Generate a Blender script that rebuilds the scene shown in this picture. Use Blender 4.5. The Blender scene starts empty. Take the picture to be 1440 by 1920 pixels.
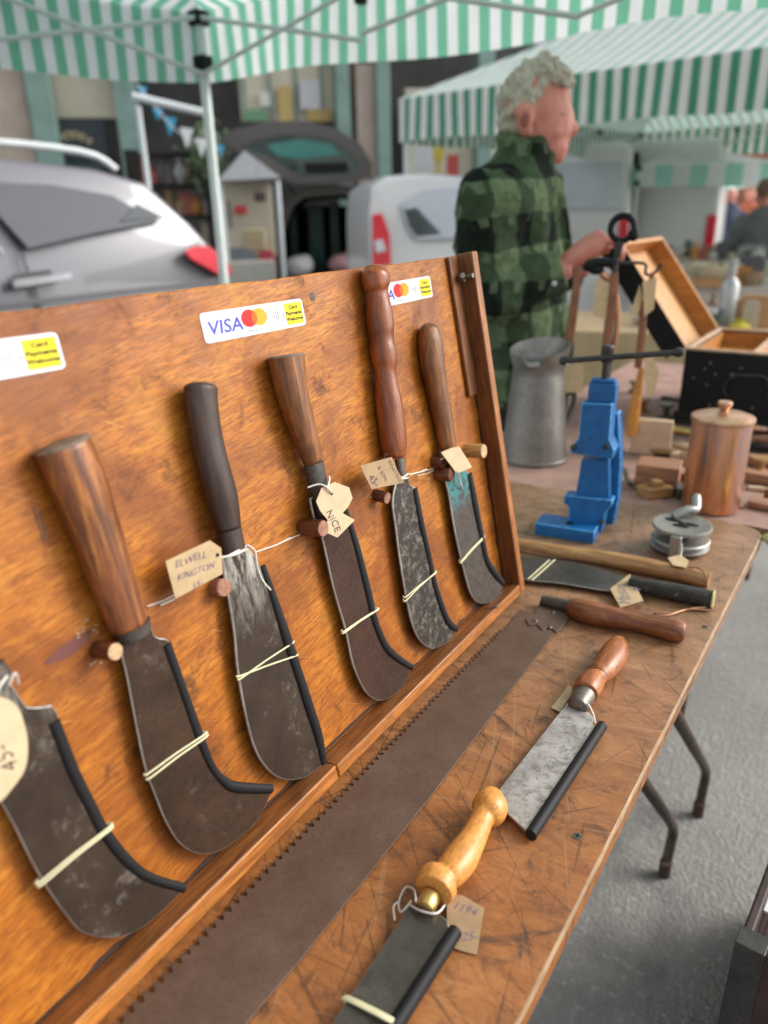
import bpy, math, random
from mathutils import Vector as V, Matrix
random.seed(7)
sc = bpy.context.scene
R = math.radians
# ------------------------------------------------------------------ camera
CAM = V((0, 0, 1.31)); FPX = 1400.0
YAW, PITCH, ROLL = R(34.5), math.atan(563 * math.cos(R(1.3)) / 1400.0), R(1.3)
FW = V((-math.sin(YAW) * math.cos(PITCH), math.cos(YAW) * math.cos(PITCH), -math.sin(PITCH)))
_rt = V((math.cos(YAW), math.sin(YAW), 0)); _up = _rt.cross(FW)
RT = _rt * math.cos(ROLL) - _up * math.sin(ROLL); UP = _up * math.cos(ROLL) + _rt * math.sin(ROLL)
cd = bpy.data.cameras.new('camera'); cam = bpy.data.objects.new('camera', cd); sc.collection.objects.link(cam); sc.camera = cam
m = Matrix((RT, UP, -FW)).transposed().to_4x4(); m.translation = CAM; cam.matrix_world = m
cd.sensor_fit = 'VERTICAL'; cd.sensor_height = 24.0; cd.sensor_width = 18.0; cd.lens = FPX / 1920 * 24
cd.clip_start = 0.02; cd.clip_end = 400
cd.dof.use_dof = True; cd.dof.focus_distance = 0.80; cd.dof.aperture_fstop = 2.2
# ------------------------------------------------------------------ light
w = bpy.data.worlds.new('World'); sc.world = w; w.use_nodes = True
nt = w.node_tree; bg = nt.nodes['Background']
sky = nt.nodes.new('ShaderNodeTexSky'); sky.sky_type = 'NISHITA'; sky.sun_disc = False
sky.sun_elevation = R(32); sky.sun_rotation = R(48); sky.air_density = 1.0; sky.dust_density = 2.0; sky.ozone_density = 0.6
hsv = nt.nodes.new('ShaderNodeHueSaturation'); hsv.inputs['Saturation'].default_value = 0.25
nt.links.new(sky.outputs[0], hsv.inputs['Color']); nt.links.new(hsv.outputs[0], bg.inputs[0]); bg.inputs[1].default_value = 0.15
sl = bpy.data.lights.new('sun', 'SUN'); sl.energy = 1.15; sl.angle = R(26); sl.color = (1, .96, .9)
so = bpy.data.objects.new('sun', sl); sc.collection.objects.link(so)
az, el = R(48), R(32)
sd = V((math.sin(az) * math.cos(el), math.cos(az) * math.cos(el), math.sin(el)))
so.rotation_euler = sd.to_track_quat('Z', 'Y').to_euler(); so.location = (4, 4, 8)
sc.view_settings.view_transform = 'Standard'; sc.view_settings.look = 'None'; sc.view_settings.gamma = 1
sc.view_settings.use_curve_mapping = False; sc.view_settings.exposure = 1.0
sc.render.engine = 'CYCLES'; sc.cycles.use_denoising = True; sc.cycles.max_bounces = 8
sc.cycles.diffuse_bounces = 4; sc.cycles.glossy_bounces = 3; sc.cycles.transparent_max_bounces = 8
sc.cycles.caustics_reflective = False; sc.cycles.caustics_refractive = False; sc.cycles.sample_clamp_indirect = 6
# ------------------------------------------------------------------ frames
def ray(x, y): return RT * (x - 720) + UP * (960 - y) + FW * FPX
def lerp(a, b, t): return a + (b - a) * t
class Fr:
    def __init__(s, O, X, Y, Z): s.O, s.X, s.Y, s.Z = V(O), V(X).normalized(), V(Y).normalized(), V(Z).normalized()
    def mat(s):
        m = Matrix((s.X, s.Y, s.Z)).transposed().to_4x4(); m.translation = s.O; return m
    def loc(s, p): d = p - s.O; return V((d.dot(s.X), d.dot(s.Y), d.dot(s.Z)))
    def hit(s, px, py, w=0.0, ax=2):
        n = (s.X, s.Y, s.Z)[ax]; r = ray(px, py); q = s.O + n * w
        return s.loc(CAM + r * ((q - CAM).dot(n) / r.dot(n)))
    def at(s, p): return Fr(s.O + s.X * p[0] + s.Y * p[1] + s.Z * p[2], s.X, s.Y, s.Z)
    def rot(s, a): c, t = math.cos(a), math.sin(a); return Fr(s.O, s.X * c + s.Y * t, s.Y * c - s.X * t, s.Z)
TZ = 0.76
WORLD = Fr((0, 0, 0), (1, 0, 0), (0, 1, 0), (0, 0, 1))
TAB = Fr((0, 0, TZ), (1, 0, 0), (0, 1, 0), (0, 0, 1))
def facing(px, D, py=400, z=0.0):        # a frame at horizontal distance D, X to the right, Y away, Z up
    r = ray(px, py); h = V((r.x, r.y, 0)).normalized()
    return Fr((CAM.x + h.x * D, CAM.y + h.y * D, z), (h.y, -h.x, 0), (h.x, h.y, 0), (0, 0, 1))
# ------------------------------------------------------------------ mesh builder
def cat_rom(P, n=5, closed=False):
    out = []; N = len(P)
    for i in range(N if closed else N - 1):
        g = (lambda k: P[k % N]) if closed else (lambda k: P[max(0, min(N - 1, k))])
        a, b, c, d = g(i - 1), g(i), g(i + 1), g(i + 2)
        for k in range(n):
            t = k / n
            out.append(0.5 * ((2 * b) + (c - a) * t + (2 * a - 5 * b + 4 * c - d) * t * t + (3 * b - a - 3 * c + d) * t ** 3))
    if not closed: out.append(P[-1].copy() if hasattr(P[-1], 'copy') else P[-1])
    return out
class G:
    def __init__(s): s.v, s.f, s.mi = [], [], []
    def add(s, vs, fs, mi=0):
        o = len(s.v); s.v += [V(p) for p in vs]; s.f += [[i + o for i in f] for f in fs]; s.mi += [mi] * len(fs); return s
    def box(s, c, d, M=None, mi=0):
        vs = [V((c[0] + a * d[0] / 2, c[1] + b * d[1] / 2, c[2] + e * d[2] / 2)) for a in (-1, 1) for b in (-1, 1) for e in (-1, 1)]
        if M: vs = [M @ p for p in vs]
        return s.add(vs, [(0, 1, 3, 2), (4, 6, 7, 5), (0, 4, 5, 1), (2, 3, 7, 6), (0, 2, 6, 4), (1, 5, 7, 3)], mi)
    def b2(s, lo, hi, mi=0): return s.box([(lo[i] + hi[i]) / 2 for i in range(3)], [abs(hi[i] - lo[i]) for i in range(3)], mi=mi)
    def prism(s, poly, z0, z1, mi=0, f=lambda p, z: V((p[0], p[1], z))):
        n = len(poly); area = sum(poly[i][0] * poly[(i + 1) % n][1] - poly[(i + 1) % n][0] * poly[i][1] for i in range(n))
        if area < 0: poly = poly[::-1]
        vs = [f(p, z0) for p in poly] + [f(p, z1) for p in poly]
        fs = [list(range(n))[::-1], list(range(n, 2 * n))] + [(i, (i + 1) % n, n + (i + 1) % n, n + i) for i in range(n)]
        return s.add(vs, fs, mi)
    def loft(s, rings, cap=True, closed=True, mi=0):
        n = len(rings[0]); vs = [p for r in rings for p in r]; fs = []
        for i in range(len(rings) - 1):
            for j in range(n if closed else n - 1):
                k = (j + 1) % n; fs.append((i * n + j, i * n + k, (i + 1) * n + k, (i + 1) * n + j))
        if cap: fs += [list(range(n))[::-1], list(range((len(rings) - 1) * n, len(rings) * n))]
        return s.add(vs, fs, mi)
    def tube(s, P, r, n=10, mi=0, flat=1.0, nrm=None, smooth=0):
        P = [V(p) for p in P]
        rr = list(r) if isinstance(r, (list, tuple)) else [r] * len(P)
        if smooth:
            rr = [x.x for x in cat_rom([V((a, 0, 0)) for a in rr], smooth)]; P = cat_rom(P, smooth)
        rings = []; u = None
        for i, p in enumerate(P):
            t = (P[min(i + 1, len(P) - 1)] - P[max(i - 1, 0)]).normalized()
            if nrm is not None: b = V(nrm); b = (b - t * b.dot(t)).normalized(); a = b.cross(t)
            else:
                if u is None: u = t.orthogonal().normalized()
                u = (u - t * u.dot(t)).normalized(); a = u; b = t.cross(a)
            rings.append([p + a * rr[i] * math.cos(2 * math.pi * k / n) + b * rr[i] * flat * math.sin(2 * math.pi * k / n) for k in range(n)])
        return s.loft(rings, mi=mi)
    def lathe(s, prof, O=(0, 0, 0), ax=(0, 0, 1), n=24, mi=0, cap=True):
        ax = V(ax).normalized(); a = ax.orthogonal().normalized(); b = ax.cross(a); O = V(O)
        return s.loft([[O + ax * z + (a * math.cos(2 * math.pi * k / n) + b * math.sin(2 * math.pi * k / n)) * max(r, 1e-5) for k in range(n)] for r, z in prof], mi=mi, cap=cap)
    def ell(s, c, r, n=14, m=9, mi=0, M=None):
        rings = []
        for i in range(m + 1):
            th = math.pi * i / m; q = max(math.sin(th), 1e-3)
            rings.append([V((r[0] * q * math.cos(2 * math.pi * k / n), r[1] * q * math.sin(2 * math.pi * k / n), -r[2] * math.cos(th))) for k in range(n)])
        rings = [[(M @ p if M else p) + V(c) for p in rg] for rg in rings]
        return s.loft(rings, mi=mi)
def link(o): sc.collection.objects.link(o); return o
def tagit(o, label=None, cat=None, group=None, kind=None):
    if label: o['label'] = label
    if cat: o['category'] = cat
    if group: o['group'] = group
    if kind: o['kind'] = kind
    return o
def obj(name, g, mats, parent=None, fr=None, smooth=None, bevel=0, seg=2, bmat=-1, sub=0, remesh=0, solid=0):
    me = bpy.data.meshes.new(name); me.from_pydata([tuple(p) for p in g.v], [], g.f); me.update()
    mats = mats if isinstance(mats, (list, tuple)) else [mats]
    for q in mats: me.materials.append(q)
    for p, i in zip(me.polygons, g.mi): p.material_index = i
    import bmesh
    bm = bmesh.new(); bm.from_mesh(me); bmesh.ops.recalc_face_normals(bm, faces=bm.faces); bm.to_mesh(me); bm.free()
    if smooth: me.shade_smooth(); 
    if smooth and smooth < 180: me.set_sharp_from_angle(angle=R(smooth))
    o = link(bpy.data.objects.new(name, me))
    if fr: o.matrix_world = fr.mat()
    if parent: o.parent = parent
    if remesh:
        q = o.modifiers.new('remesh', 'REMESH'); q.mode = 'VOXEL'; q.voxel_size = remesh; q.use_smooth_shade = True
        q = o.modifiers.new('smooth', 'SMOOTH'); q.iterations = 3
    if solid: q = o.modifiers.new('solid', 'SOLIDIFY'); q.thickness = solid
    if bevel:
        q = o.modifiers.new('bevel', 'BEVEL'); q.width = bevel; q.segments = seg; q.limit_method = 'ANGLE'; q.angle_limit = R(35)
        if bmat >= 0: q.material = bmat
    if sub: q = o.modifiers.new('sub', 'SUBSURF'); q.levels = q.render_levels = sub
    return o
def thing(name, label, cat, fr, group=None):
    o = link(bpy.data.objects.new(name, None)); o.matrix_world = fr.mat(); o.empty_display_size = .05
    return tagit(o, label, cat, group)
def copy_tree(o, parent=None):
    c = o.copy(); link(c)
    if parent: c.parent = parent
    for ch in [x for x in sc.collection.objects if x.parent == o]: copy_tree(ch, c)
    return c
_tc = {}
def text2d(s, size=1.0, shear=0.0, bold=0.0):
    k = (s, shear, bold)
    if k not in _tc:
        cu = bpy.data.curves.new('t', 'FONT'); cu.body = s; cu.size = 1; cu.shear = shear; cu.offset = bold; cu.resolution_u = 3; cu.align_x = 'CENTER'
        o = link(bpy.data.objects.new('t', cu)); dg = bpy.context.evaluated_depsgraph_get()
        me = bpy.data.meshes.new_from_object(o.evaluated_get(dg)); _tc[k] = ([v.co.copy() for v in me.vertices], [list(p.vertices) for p in me.polygons])
        bpy.data.objects.remove(o); bpy.data.curves.remove(cu); bpy.data.meshes.remove(me)
    vs, fs = _tc[k]; return [p * size for p in vs], fs
def put_text(g, s, O, e1, e2, size, mi=0, shear=0, bold=0, jit=0):
    vs, fs = text2d(s, size, shear, bold)
    e1, e2, O = V(e1), V(e2), V(O)
    return g.add([O + e1 * p.x + e2 * (p.y + jit * size * math.sin(p.x / size * 3)) for p in vs], fs, mi)
# ------------------------------------------------------------------ materials
class MB:
    def __init__(s, name, rough=.5, metal=0, spec=.5):
        s.m = bpy.data.materials.new(name); s.m.use_nodes = True; s.t = s.m.node_tree; s.b = s.t.nodes['Principled BSDF']
        s.b.inputs['Roughness'].default_value = rough; s.b.inputs['Metallic'].default_value = metal
        s.b.inputs['Specular IOR Level'].default_value = spec
        s.co = s.t.nodes.new('ShaderNodeTexCoord').outputs['Object']
    def n(s, t, **k):
        n = s.t.nodes.new(t)
        for a, b in k.items(): setattr(n, a, b)
        return n
    def L(s, a, b): s.t.links.new(a, b)
    def map(s, scale=(1, 1, 1), loc=(0, 0, 0), rot=(0, 0, 0), src=None):
        if any(rot):
            r = s.n('ShaderNodeMapping'); r.inputs['Rotation'].default_value = rot; s.L(src or s.co, r.inputs[0]); src = r.outputs[0]; rot = (0, 0, 0)
        n = s.n('ShaderNodeMapping'); n.inputs['Scale'].default_value = scale; n.inputs['Location'].default_value = loc; n.inputs['Rotation'].default_value = rot
        s.L(src or s.co, n.inputs[0]); return n.outputs[0]
    def noise(s, vec, scale, det=4, rough=.55, dist=0):
        n = s.n('ShaderNodeTexNoise'); n.inputs['Scale'].default_value = scale; n.inputs['Detail'].default_value = det
        n.inputs['Roughness'].default_value = rough; n.inputs['Distortion'].default_value = dist; s.L(vec, n.inputs[0]); return n.outputs[0]
    def vor(s, vec, scale, feat='F1'):
        n = s.n('ShaderNodeTexVoronoi'); n.feature = feat; n.inputs['Scale'].default_value = scale; s.L(vec, n.inputs[0]); return n.outputs[0]
    def ramp(s, fac, st, interp='LINEAR'):
        n = s.n('ShaderNodeValToRGB'); e = n.color_ramp.elements; n.color_ramp.interpolation = interp
        while len(e) < len(st): e.new(.5)
        for x, (p, c) in zip(e, st): x.position = p; x.color = (c if isinstance(c, tuple) else (c, c, c)) + (1,)
        s.L(fac, n.inputs[0]); return n.outputs[0]
    def mix(s, f, a, b, mode='MIX'):
        n = s.n('ShaderNodeMix', data_type='RGBA', blend_type=mode); ins = [n.inputs[0], n.inputs[6], n.inputs[7]]
        for i, x in zip(ins, (f, a, b)):
            if isinstance(x, (int, float)): i.default_value = x if i is ins[0] else (x, x, x, 1)
            elif isinstance(x, tuple): i.default_value = x + (1,)
            else: s.L(x, i)
        return n.outputs[2]
    def math(s, op, a, b=None):
        n = s.n('ShaderNodeMath', operation=op)
        for i, x in zip(n.inputs, (a, b)):
            if x is None: continue
            if isinstance(x, (int, float)): i.default_value = x
            else: s.L(x, i)
        return n.outputs[0]
    def xyz(s, src=None):
        n = s.n('ShaderNodeSeparateXYZ'); s.L(src or s.co, n.inputs[0]); return n.outputs
    def col(s, c):
        if isinstance(c, tuple): s.b.inputs['Base Color'].default_value = c + (1,)
        else: s.L(c, s.b.inputs['Base Color'])
        return s
    def rough(s, r): s.L(r, s.b.inputs['Roughness']); return s
    def bump(s, h, strength=.3, dist=.001):
        n = s.n('ShaderNodeBump'); n.inputs['Strength'].default_value = strength; n.inputs['Distance'].default_value = dist
        s.L(h, n.inputs['Height']); s.L(n.outputs[0], s.b.inputs['Normal']); return s
def plain(name, c, rough=.5, metal=0, var=.12, scale=20, spec=.5):
    q = MB(name, rough, metal, spec); f = q.noise(q.co, scale, 5)
    lo = tuple(x * (1 - var) for x in c); hi = tuple(min(1, x * (1 + var)) for x in c)
    q.col(q.ramp(f, [(.3, lo), (.7, hi)])); return q.m
def wood(name, lo, mid, hi, ax=1, scale=1.0, rough=.45, blotch=.5, scratch=0, dark=(.02, .01, .006), seed=0, bump=.25, ndist=1.2, stretch=14):
    """grain runs along local axis ax"""
    q = MB(name, rough)
    s = [1.0, 1.0, 1.0]; s[ax] = 1.0 / stretch
    sv = tuple(x * scale for x in s)
    mv = q.map(sv, (seed * 1.7, seed * .9, seed * .3))
    g1 = q.noise(mv, 90, 6, .6, ndist); g2 = q.noise(mv, 420, 4, .6, .4)
    c = q.ramp(g1, [(.28, lo), (.5, mid), (.72, hi)])
    c = q.mix(q.ramp(g2, [(.38, .55), (.6, 0.0)]), c, tuple(x * .45 for x in lo))
    bl = q.noise(q.map((scale, scale, scale), (seed, seed * 2, 5)), 9, 5, .65, .8)
    c = q.mix(q.ramp(bl, [(.50, 0.0), (.75, blotch)]), c, tuple(x * .5 for x in lo))
    bl2 = q.noise(q.map((scale, scale, scale), (seed + 4, seed, 9)), 30, 6, .75, .3)
    c = q.mix(q.ramp(bl2, [(.60, 0.0), (.72, blotch * .9)]), c, dark)
    if scratch:
        for k, (rz, th) in enumerate(((.5, .705), (-.9, .71), (1.5, .70), (.05, .70))):
            sv2 = q.map((scale * 1.5, scale * 70, 1), (k * 3, k, 0), (0, 0, rz))
            sn = q.noise(sv2, 4.5, 1.5, .5, .25)
            c = q.mix(q.ramp(sn, [(th, 0.0), (th + .025, scratch)]), c, dark if k % 2 == 0 else tuple(min(1, x * 1.5) for x in hi))
    q.col(c)
    q.rough(q.ramp(bl2, [(.3, rough - .1), (.7, min(1, rough + .2))]))
    h = q.mix(.5, g1, g2); q.bump(h, bump, .0015); return q.m
def steel(name, lo, hi, ax=None, rough=.45, metal=.8, scale=1, rust=None, rustamt=.5, seed=0, spots=None, marks=.25):
    q = MB(name, rough, metal); mv = q.map((scale, scale, scale), (seed * 3.1, seed, seed * 2))
    n1 = q.noise(mv, 14, 8, .7, .4); n2 = q.noise(mv, 160, 6, .75)
    c = q.ramp(n1, [(.3, lo), (.7, hi)])
    c = q.mix(q.ramp(n2, [(.45, 0.0), (.7, .5)]), c, tuple(x * .45 for x in lo))
    if rust: c = q.mix(q.ramp(q.noise(mv, 30, 8, .75, .6), [(.48, 0.0), (.62, rustamt)]), c, rust)
    if spots: c = q.mix(q.ramp(q.noise(q.map((scale,) * 3, (8, seed, 3)), 26, 12, .8, .15), [(.56, 0.0), (.70, .6)]), c, spots)
    if marks:
        sn = q.noise(q.map((20, 300, 1), (seed, 1, 1), (0, 0, 1.1)), 3, 2, .5, .3)
        c = q.mix(q.ramp(sn, [(.70, 0.0), (.74, marks)]), c, tuple(min(1, x * 3 + .05) for x in hi))
    q.col(c); q.rough(q.ramp(n2, [(.3, rough - .1), (.75, min(1, rough + .25))])); q.bump(q.mix(.4, n1, n2), .25, .0008)
    if 'blade' in name: q.b.inputs['Specular IOR Level'].default_value = .2
    return q.m
def displace(o, size, strength):
    t = bpy.data.textures.new('wrinkle', 'CLOUDS'); t.noise_scale = size; t.noise_depth = 2
    m = o.modifiers.new('wrinkle', 'DISPLACE'); m.texture = t; m.strength = strength; m.texture_coords = 'LOCAL'; m.mid_level = .5
def glass(name, c, rough=.05):
    q = MB(name, rough, 0, .9); q.col(q.ramp(q.noise(q.co, 3, 2), [(.3, tuple(x * .85 for x in c)), (.7, c)])); q.b.inputs['Coat Weight'].default_value = .6; return q.m
def fabric(name, c, trans=.5):
    q = MB(name, .8); f = q.noise(q.co, 12, 5); cc = q.ramp(f, [(.3, tuple(x * .9 for x in c)), (.7, c)]); q.col(cc)
    q.bump(q.noise(q.map((1, 1, .6)), 5, 6, .6, .8), .5, .03); t = q.n('ShaderNodeBsdfTranslucent'); q.L(cc, t.inputs[0]); mx = q.n('ShaderNodeMixShader'); mx.inputs[0].default_value = trans
    out = q.t.nodes['Material Output']; q.L(q.b.outputs[0], mx.inputs[1]); q.L(t.outputs[0], mx.inputs[2]); q.L(mx.outputs[0], out.inputs[0]); return q.m

M = {}
q = MB('varnished_board', .36)
_w = q.noise(q.co, 5, 3, .5); _mv = q.map((.13, 1, 1), rot=(0, 0, -.16))
_g = q.noise(_mv, 420, 6, .72, .7); _g2 = q.noise(q.map((.10, 1, 1), rot=(0, 0, -.06)), 55, 6, .6, 1.6); _cl = q.noise(q.co, 7, 7, .62, .6); _cl2 = q.noise(q.map(loc=(4, 1, 2)), 24, 8, .72, .5)
_c = q.ramp(_g2, [(.25, (.32, .090, .012)), (.5, (.55, .175, .022)), (.75, (.70, .28, .042))])
_c = q.mix(q.ramp(_g, [(.42, .85), (.55, 0.0)]), _c, (.26, .075, .012))
_c = q.mix(q.ramp(_cl, [(.47, 0.0), (.60, .7)]), _c, (.21, .052, .009))
_c = q.mix(q.ramp(_cl, [(.30, .55), (.44, 0.0)]), _c, (.66, .29, .045))
_c = q.mix(q.ramp(_cl2, [(.56, 0.0), (.67, .75)]), _c, (.075, .022, .008))
_c = q.mix(q.ramp(q.noise(q.map((6, 190, 1), rot=(0, 0, .5)), 2.4, 2, .5, .4), [(.72, 0.0), (.75, .5)]), _c, (.74, .42, .17))
_c = q.mix(1.0, _c, (.80, .82, .68), 'MULTIPLY'); q.b.inputs['Specular IOR Level'].default_value = .32; q.col(_c); q.rough(q.ramp(_cl2, [(.3, .32), (.7, .6)])); q.bump(q.mix(.5, _g, _g2), .35, .0012); M['board'] = q.m
M['rail'] = wood('rail_wood', (.27, .08, .013), (.46, .16, .026), (.60, .24, .045), ax=0, rough=.38, blotch=.45, seed=3, scratch=.2)
M['raild'] = wood('rail_wood_dark', (.10, .032, .010), (.18, .06, .016), (.30, .10, .022), ax=1, rough=.45, blotch=.7, seed=5)
M['siderail'] = wood('side_rail_wood', (.20, .06, .012), (.36, .12, .022), (.52, .20, .04), ax=1, rough=.4, blotch=.5, seed=9)
q = MB('table_wood', .42)
_g = q.noise(q.map((.22, 1, 1)), 420, 5, .7, 1.0); _g2 = q.noise(q.map((.35, .9, 1)), 26, 8, .7, 1.2); _cl = q.noise(q.co, 5, 7, .6, .5); _cl2 = q.noise(q.map(loc=(3, 1, 2)), 26, 9, .78, .8)
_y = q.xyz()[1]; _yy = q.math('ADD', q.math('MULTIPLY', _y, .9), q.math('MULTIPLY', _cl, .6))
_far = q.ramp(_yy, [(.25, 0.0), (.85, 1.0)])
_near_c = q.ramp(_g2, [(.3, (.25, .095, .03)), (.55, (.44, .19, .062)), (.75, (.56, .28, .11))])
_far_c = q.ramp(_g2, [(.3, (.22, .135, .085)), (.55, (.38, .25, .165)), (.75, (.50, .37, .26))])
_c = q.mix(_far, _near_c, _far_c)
_c = q.mix(q.ramp(_g, [(.36, .45), (.52, 0.0)]), _c, (.14, .07, .035))
_c = q.mix(q.ramp(_cl2, [(.53, 0.0), (.66, .75)]), _c, (.05, .030, .020))
_c = q.mix(q.ramp(_cl2, [(.30, .55), (.40, 0.0)]), _c, (.55, .36, .20))
for _k, (_rz, _th, _sc, _dk) in enumerate(((.45, .64, .9, 1), (.75, .65, 1.6, 1), (-1.2, .655, 1.5, 1), (-.15, .66, 1.7, 1), (1.15, .65, 1.5, 0), (-.8, .655, 1, 1), (1.35, .64, .8, 1), (.1, .68, 1.2, 0), (-.35, .66, 1, 0), (1.0, .66, 1.2, 1))):
    _s = q.noise(q.map((2.2, 75 * _sc, 1), (_k * 3, _k, 0), (0, 0, _rz)), 2.2, 2, .5, .35)
    _c = q.mix(q.ramp(_s, [(_th + .024, 0.0), (_th + .055, .48 if _dk else .22)]), _c, (.030, .020, .016) if _dk else (.6, .42, .27))
_c = q.mix(1.0, _c, (.84, .73, .61), 'MULTIPLY'); q.col(_c); q.rough(q.ramp(_cl2, [(.3, .28), (.7, .6)])); q.bump(q.mix(.5, _g, _cl2), .45, .0015); M['table'] = q.m
M['tedge'] = wood('table_edge', (.22, .12, .055), (.36, .22, .11), (.5, .34, .2), ax=1, rough=.6, seed=2)
M['h_brown'] = wood('handle_mid_brown', (.10, .030, .010), (.24, .075, .020), (.52, .20, .045), ax=1, blotch=.7, seed=11, rough=.38)
M['h_dark'] = wood('handle_dark', (.030, .016, .012), (.058, .030, .021), (.095, .05, .034), ax=1, blotch=.5, seed=12, rough=.4, ndist=.6)
M['h_ash'] = wood('handle_weathered', (.10, .034, .010), (.25, .088, .022), (.44, .18, .046), ax=1, blotch=.6, seed=13, rough=.42)
M['h_red'] = wood('handle_turned_red', (.16, .038, .012), (.29, .075, .020), (.42, .13, .034), ax=1, blotch=.5, seed=14, rough=.3, ndist=.5)
M['h_pale'] = wood('handle_boxwood', (.66, .27, .055), (.72, .31, .07), (.76, .35, .09), ax=1, blotch=.05, stretch=4, seed=15, rough=.32, ndist=.4, bump=.1)
M['h_orange'] = wood('handle_cherry', (.24, .07, .02), (.40, .13, .035), (.5, .19, .06), ax=1, blotch=.25, seed=16, rough=.3, ndist=.4, bump=.1)
M['h_long'] = wood('handle_long_stick', (.25, .11, .035), (.42, .22, .08), (.55, .32, .14), ax=0, blotch=.3, seed=17, rough=.4)
M['h_saw'] = wood('saw_handle', (.12, .034, .014), (.24, .075, .024), (.38, .15, .05), ax=0, blotch=.6, seed=18, rough=.38)
M['endgrain'] = plain('end_grain', (.16, .11, .075), .7, var=.4, scale=150)
M['peg_end'] = plain('peg_end_grain', (.50, .32, .17), .7, var=.35, scale=200)
M['peg_end_r'] = plain('peg_end_reddish', (.30, .14, .085), .7, var=.35, scale=200)
M['peg_y'] = wood('peg_pale', (.40, .2, .06), (.5, .27, .09), (.6, .36, .15), ax=2, blotch=.2)
M['peg'] = wood('peg_dark', (.07, .02, .01), (.14, .042, .018), (.22, .075, .028), ax=2, blotch=.4, seed=4, rough=.3)
M['blade'] = steel('blade_steel_dark', (.022, .012, .007), (.062, .036, .023), rough=.46, metal=.2, spots=(.20, .165, .13), rust=(.07, .03, .014), rustamt=.45, seed=1)
M['blade_b'] = steel('blade_steel_brown', (.032, .016, .011), (.070, .038, .027), rough=.52, metal=.25, rust=(.07, .028, .016), seed=2)
M['blade_w'] = steel('blade_steel_worn', (.026, .019, .014), (.066, .050, .038), rough=.44, metal=.3, spots=(.38, .35, .30), seed=3, marks=.5)
q = MB('blade_steel_worn', .42, .3); q.b.inputs['Specular IOR Level'].default_value = .3
_y = q.xyz()[1]; _n1 = q.noise(q.co, 16, 10, .75, .3); _n2 = q.noise(q.map((1, .22, 1)), 130, 9, .8, .6); _n3 = q.noise(q.co, 26, 12, .8, .15)
_c = q.ramp(_n1, [(.3, (.022, .013, .008)), (.7, (.062, .042, .029))]); _c = q.mix(q.ramp(_n3, [(.56, 0.0), (.70, .5)]), _c, (.34, .31, .27))
_t = q.math('MULTIPLY', q.ramp(_y, [(.045, 0.0), (.105, 1.0)]), q.ramp(_n2, [(.44, 0.0), (.60, .85)])); _c = q.mix(_t, _c, (.50, .47, .42)); q.col(_c); q.bump(_n2, .3, .0008); M['blade_w'] = q.m
M['edge'] = steel('worn_bright_edge', (.28, .25, .22), (.60, .57, .52), rough=.4, metal=.7, seed=5)
q = MB('blade_steel_pitted', .45, .5); _n = q.noise(q.co, 75, 12, .85, .2); _b = q.noise(q.co, 260, 4, .8)
q.col(q.mix(q.ramp(_n, [(.50, 0.0), (.60, .8)]), (.034, .027, .022), (.27, .24, .2))); q.bump(_n, .8, .002); M['blade_p'] = q.m
q = MB('blade_teal_paint', .5, .3); _p = q.xyz(); _n = q.noise(q.co, 110, 8, .8, .5)
_m = q.math('MULTIPLY', q.ramp(_p[1], [(.03, 0.0), (.06, 1.0)]), q.ramp(_n, [(.46, 0.0), (.5, 1.0)]))
q.col(q.mix(_m, q.ramp(_n, [(.35, (.028, .022, .018)), (.62, (.085, .068, .055))]), (.035, .20, .22))); M['blade_t'] = q.m
M['guard'] = plain('black_rubber_guard', (.008, .008, .009), .6, var=.3, scale=400, spec=.3)
M['band'] = plain('pale_rubber_band', (.62, .58, .36), .6)
M['string'] = plain('white_string', (.66, .62, .55), .8)
M['ink'] = plain('pen_ink', (.16, .13, .22), .6)
M['ink_d'] = plain('black_pen_ink', (.015, .013, .015), .6)
M['tag'] = plain('manila_tag', (.50, .36, .20), .7, var=.12, scale=60)
M['tag_l'] = plain('cream_tag', (.56, .43, .26), .7, var=.12, scale=60)
M['tag_k'] = plain('kraft_tag', (.34, .22, .115), .7, var=.15, scale=60)
q = MB('rusty_saw_plate', .55, .35); _a = q.noise(q.map((1, 1, 1)), 17, 9, .7); _b = q.noise(q.co, 230, 6, .85); _s = q.noise(q.map((14, 500, 1), rot=(0, 0, .12)), 2, 3, .6)
_c = q.ramp(_a, [(.32, (.105, .058, .038)), (.5, (.135, .080, .055)), (.68, (.165, .105, .078))])
_c = q.mix(q.ramp(_b, [(.5, 0.0), (.7, .55)]), _c, (.05, .024, .016)); _c = q.mix(q.ramp(_b, [(.28, .5), (.4, 0.0)]), _c, (.22, .15, .11)); _c = q.mix(q.ramp(_s, [(.66, 0.0), (.72, .3)]), _c, (.28, .21, .16))
q.col(_c).bump(_b, .35, .0006); M['saw'] = q.m
q = MB('polished_patinated_steel', .4, .35); _a = q.noise(q.co, 70, 9, .75, .4); _b = q.noise(q.co, 22, 4, .6); _p = q.noise(q.co, 600, 3, .7)
_c = q.ramp(_b, [(.3, (.26, .23, .215)), (.6, (.50, .455, .43))]); _c = q.mix(q.ramp(_a, [(.48, 0.0), (.60, .75)]), _c, (.14, .12, .11)); _c = q.mix(q.ramp(_p, [(.5, 0.0), (.65, .4)]), _c, (.62, .57, .54))
q.col(_c); q.bump(_a, .2, .0006); M['slick'] = q.m
M['slick_d'] = steel('slick_steel_dark', (.075, .066, .058), (.14, .125, .11), rough=.36, metal=.7, spots=(.24, .22, .19), seed=8)
M['ferrule'] = steel('steel_ferrule', (.12, .105, .085), (.26, .235, .20), rough=.38, metal=.8, seed=4, spots=(.05, .04, .03))
M['brass'] = steel('brass_ferrule', (.45, .30, .09), (.70, .5, .18), rough=.3, metal=.9)
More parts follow.
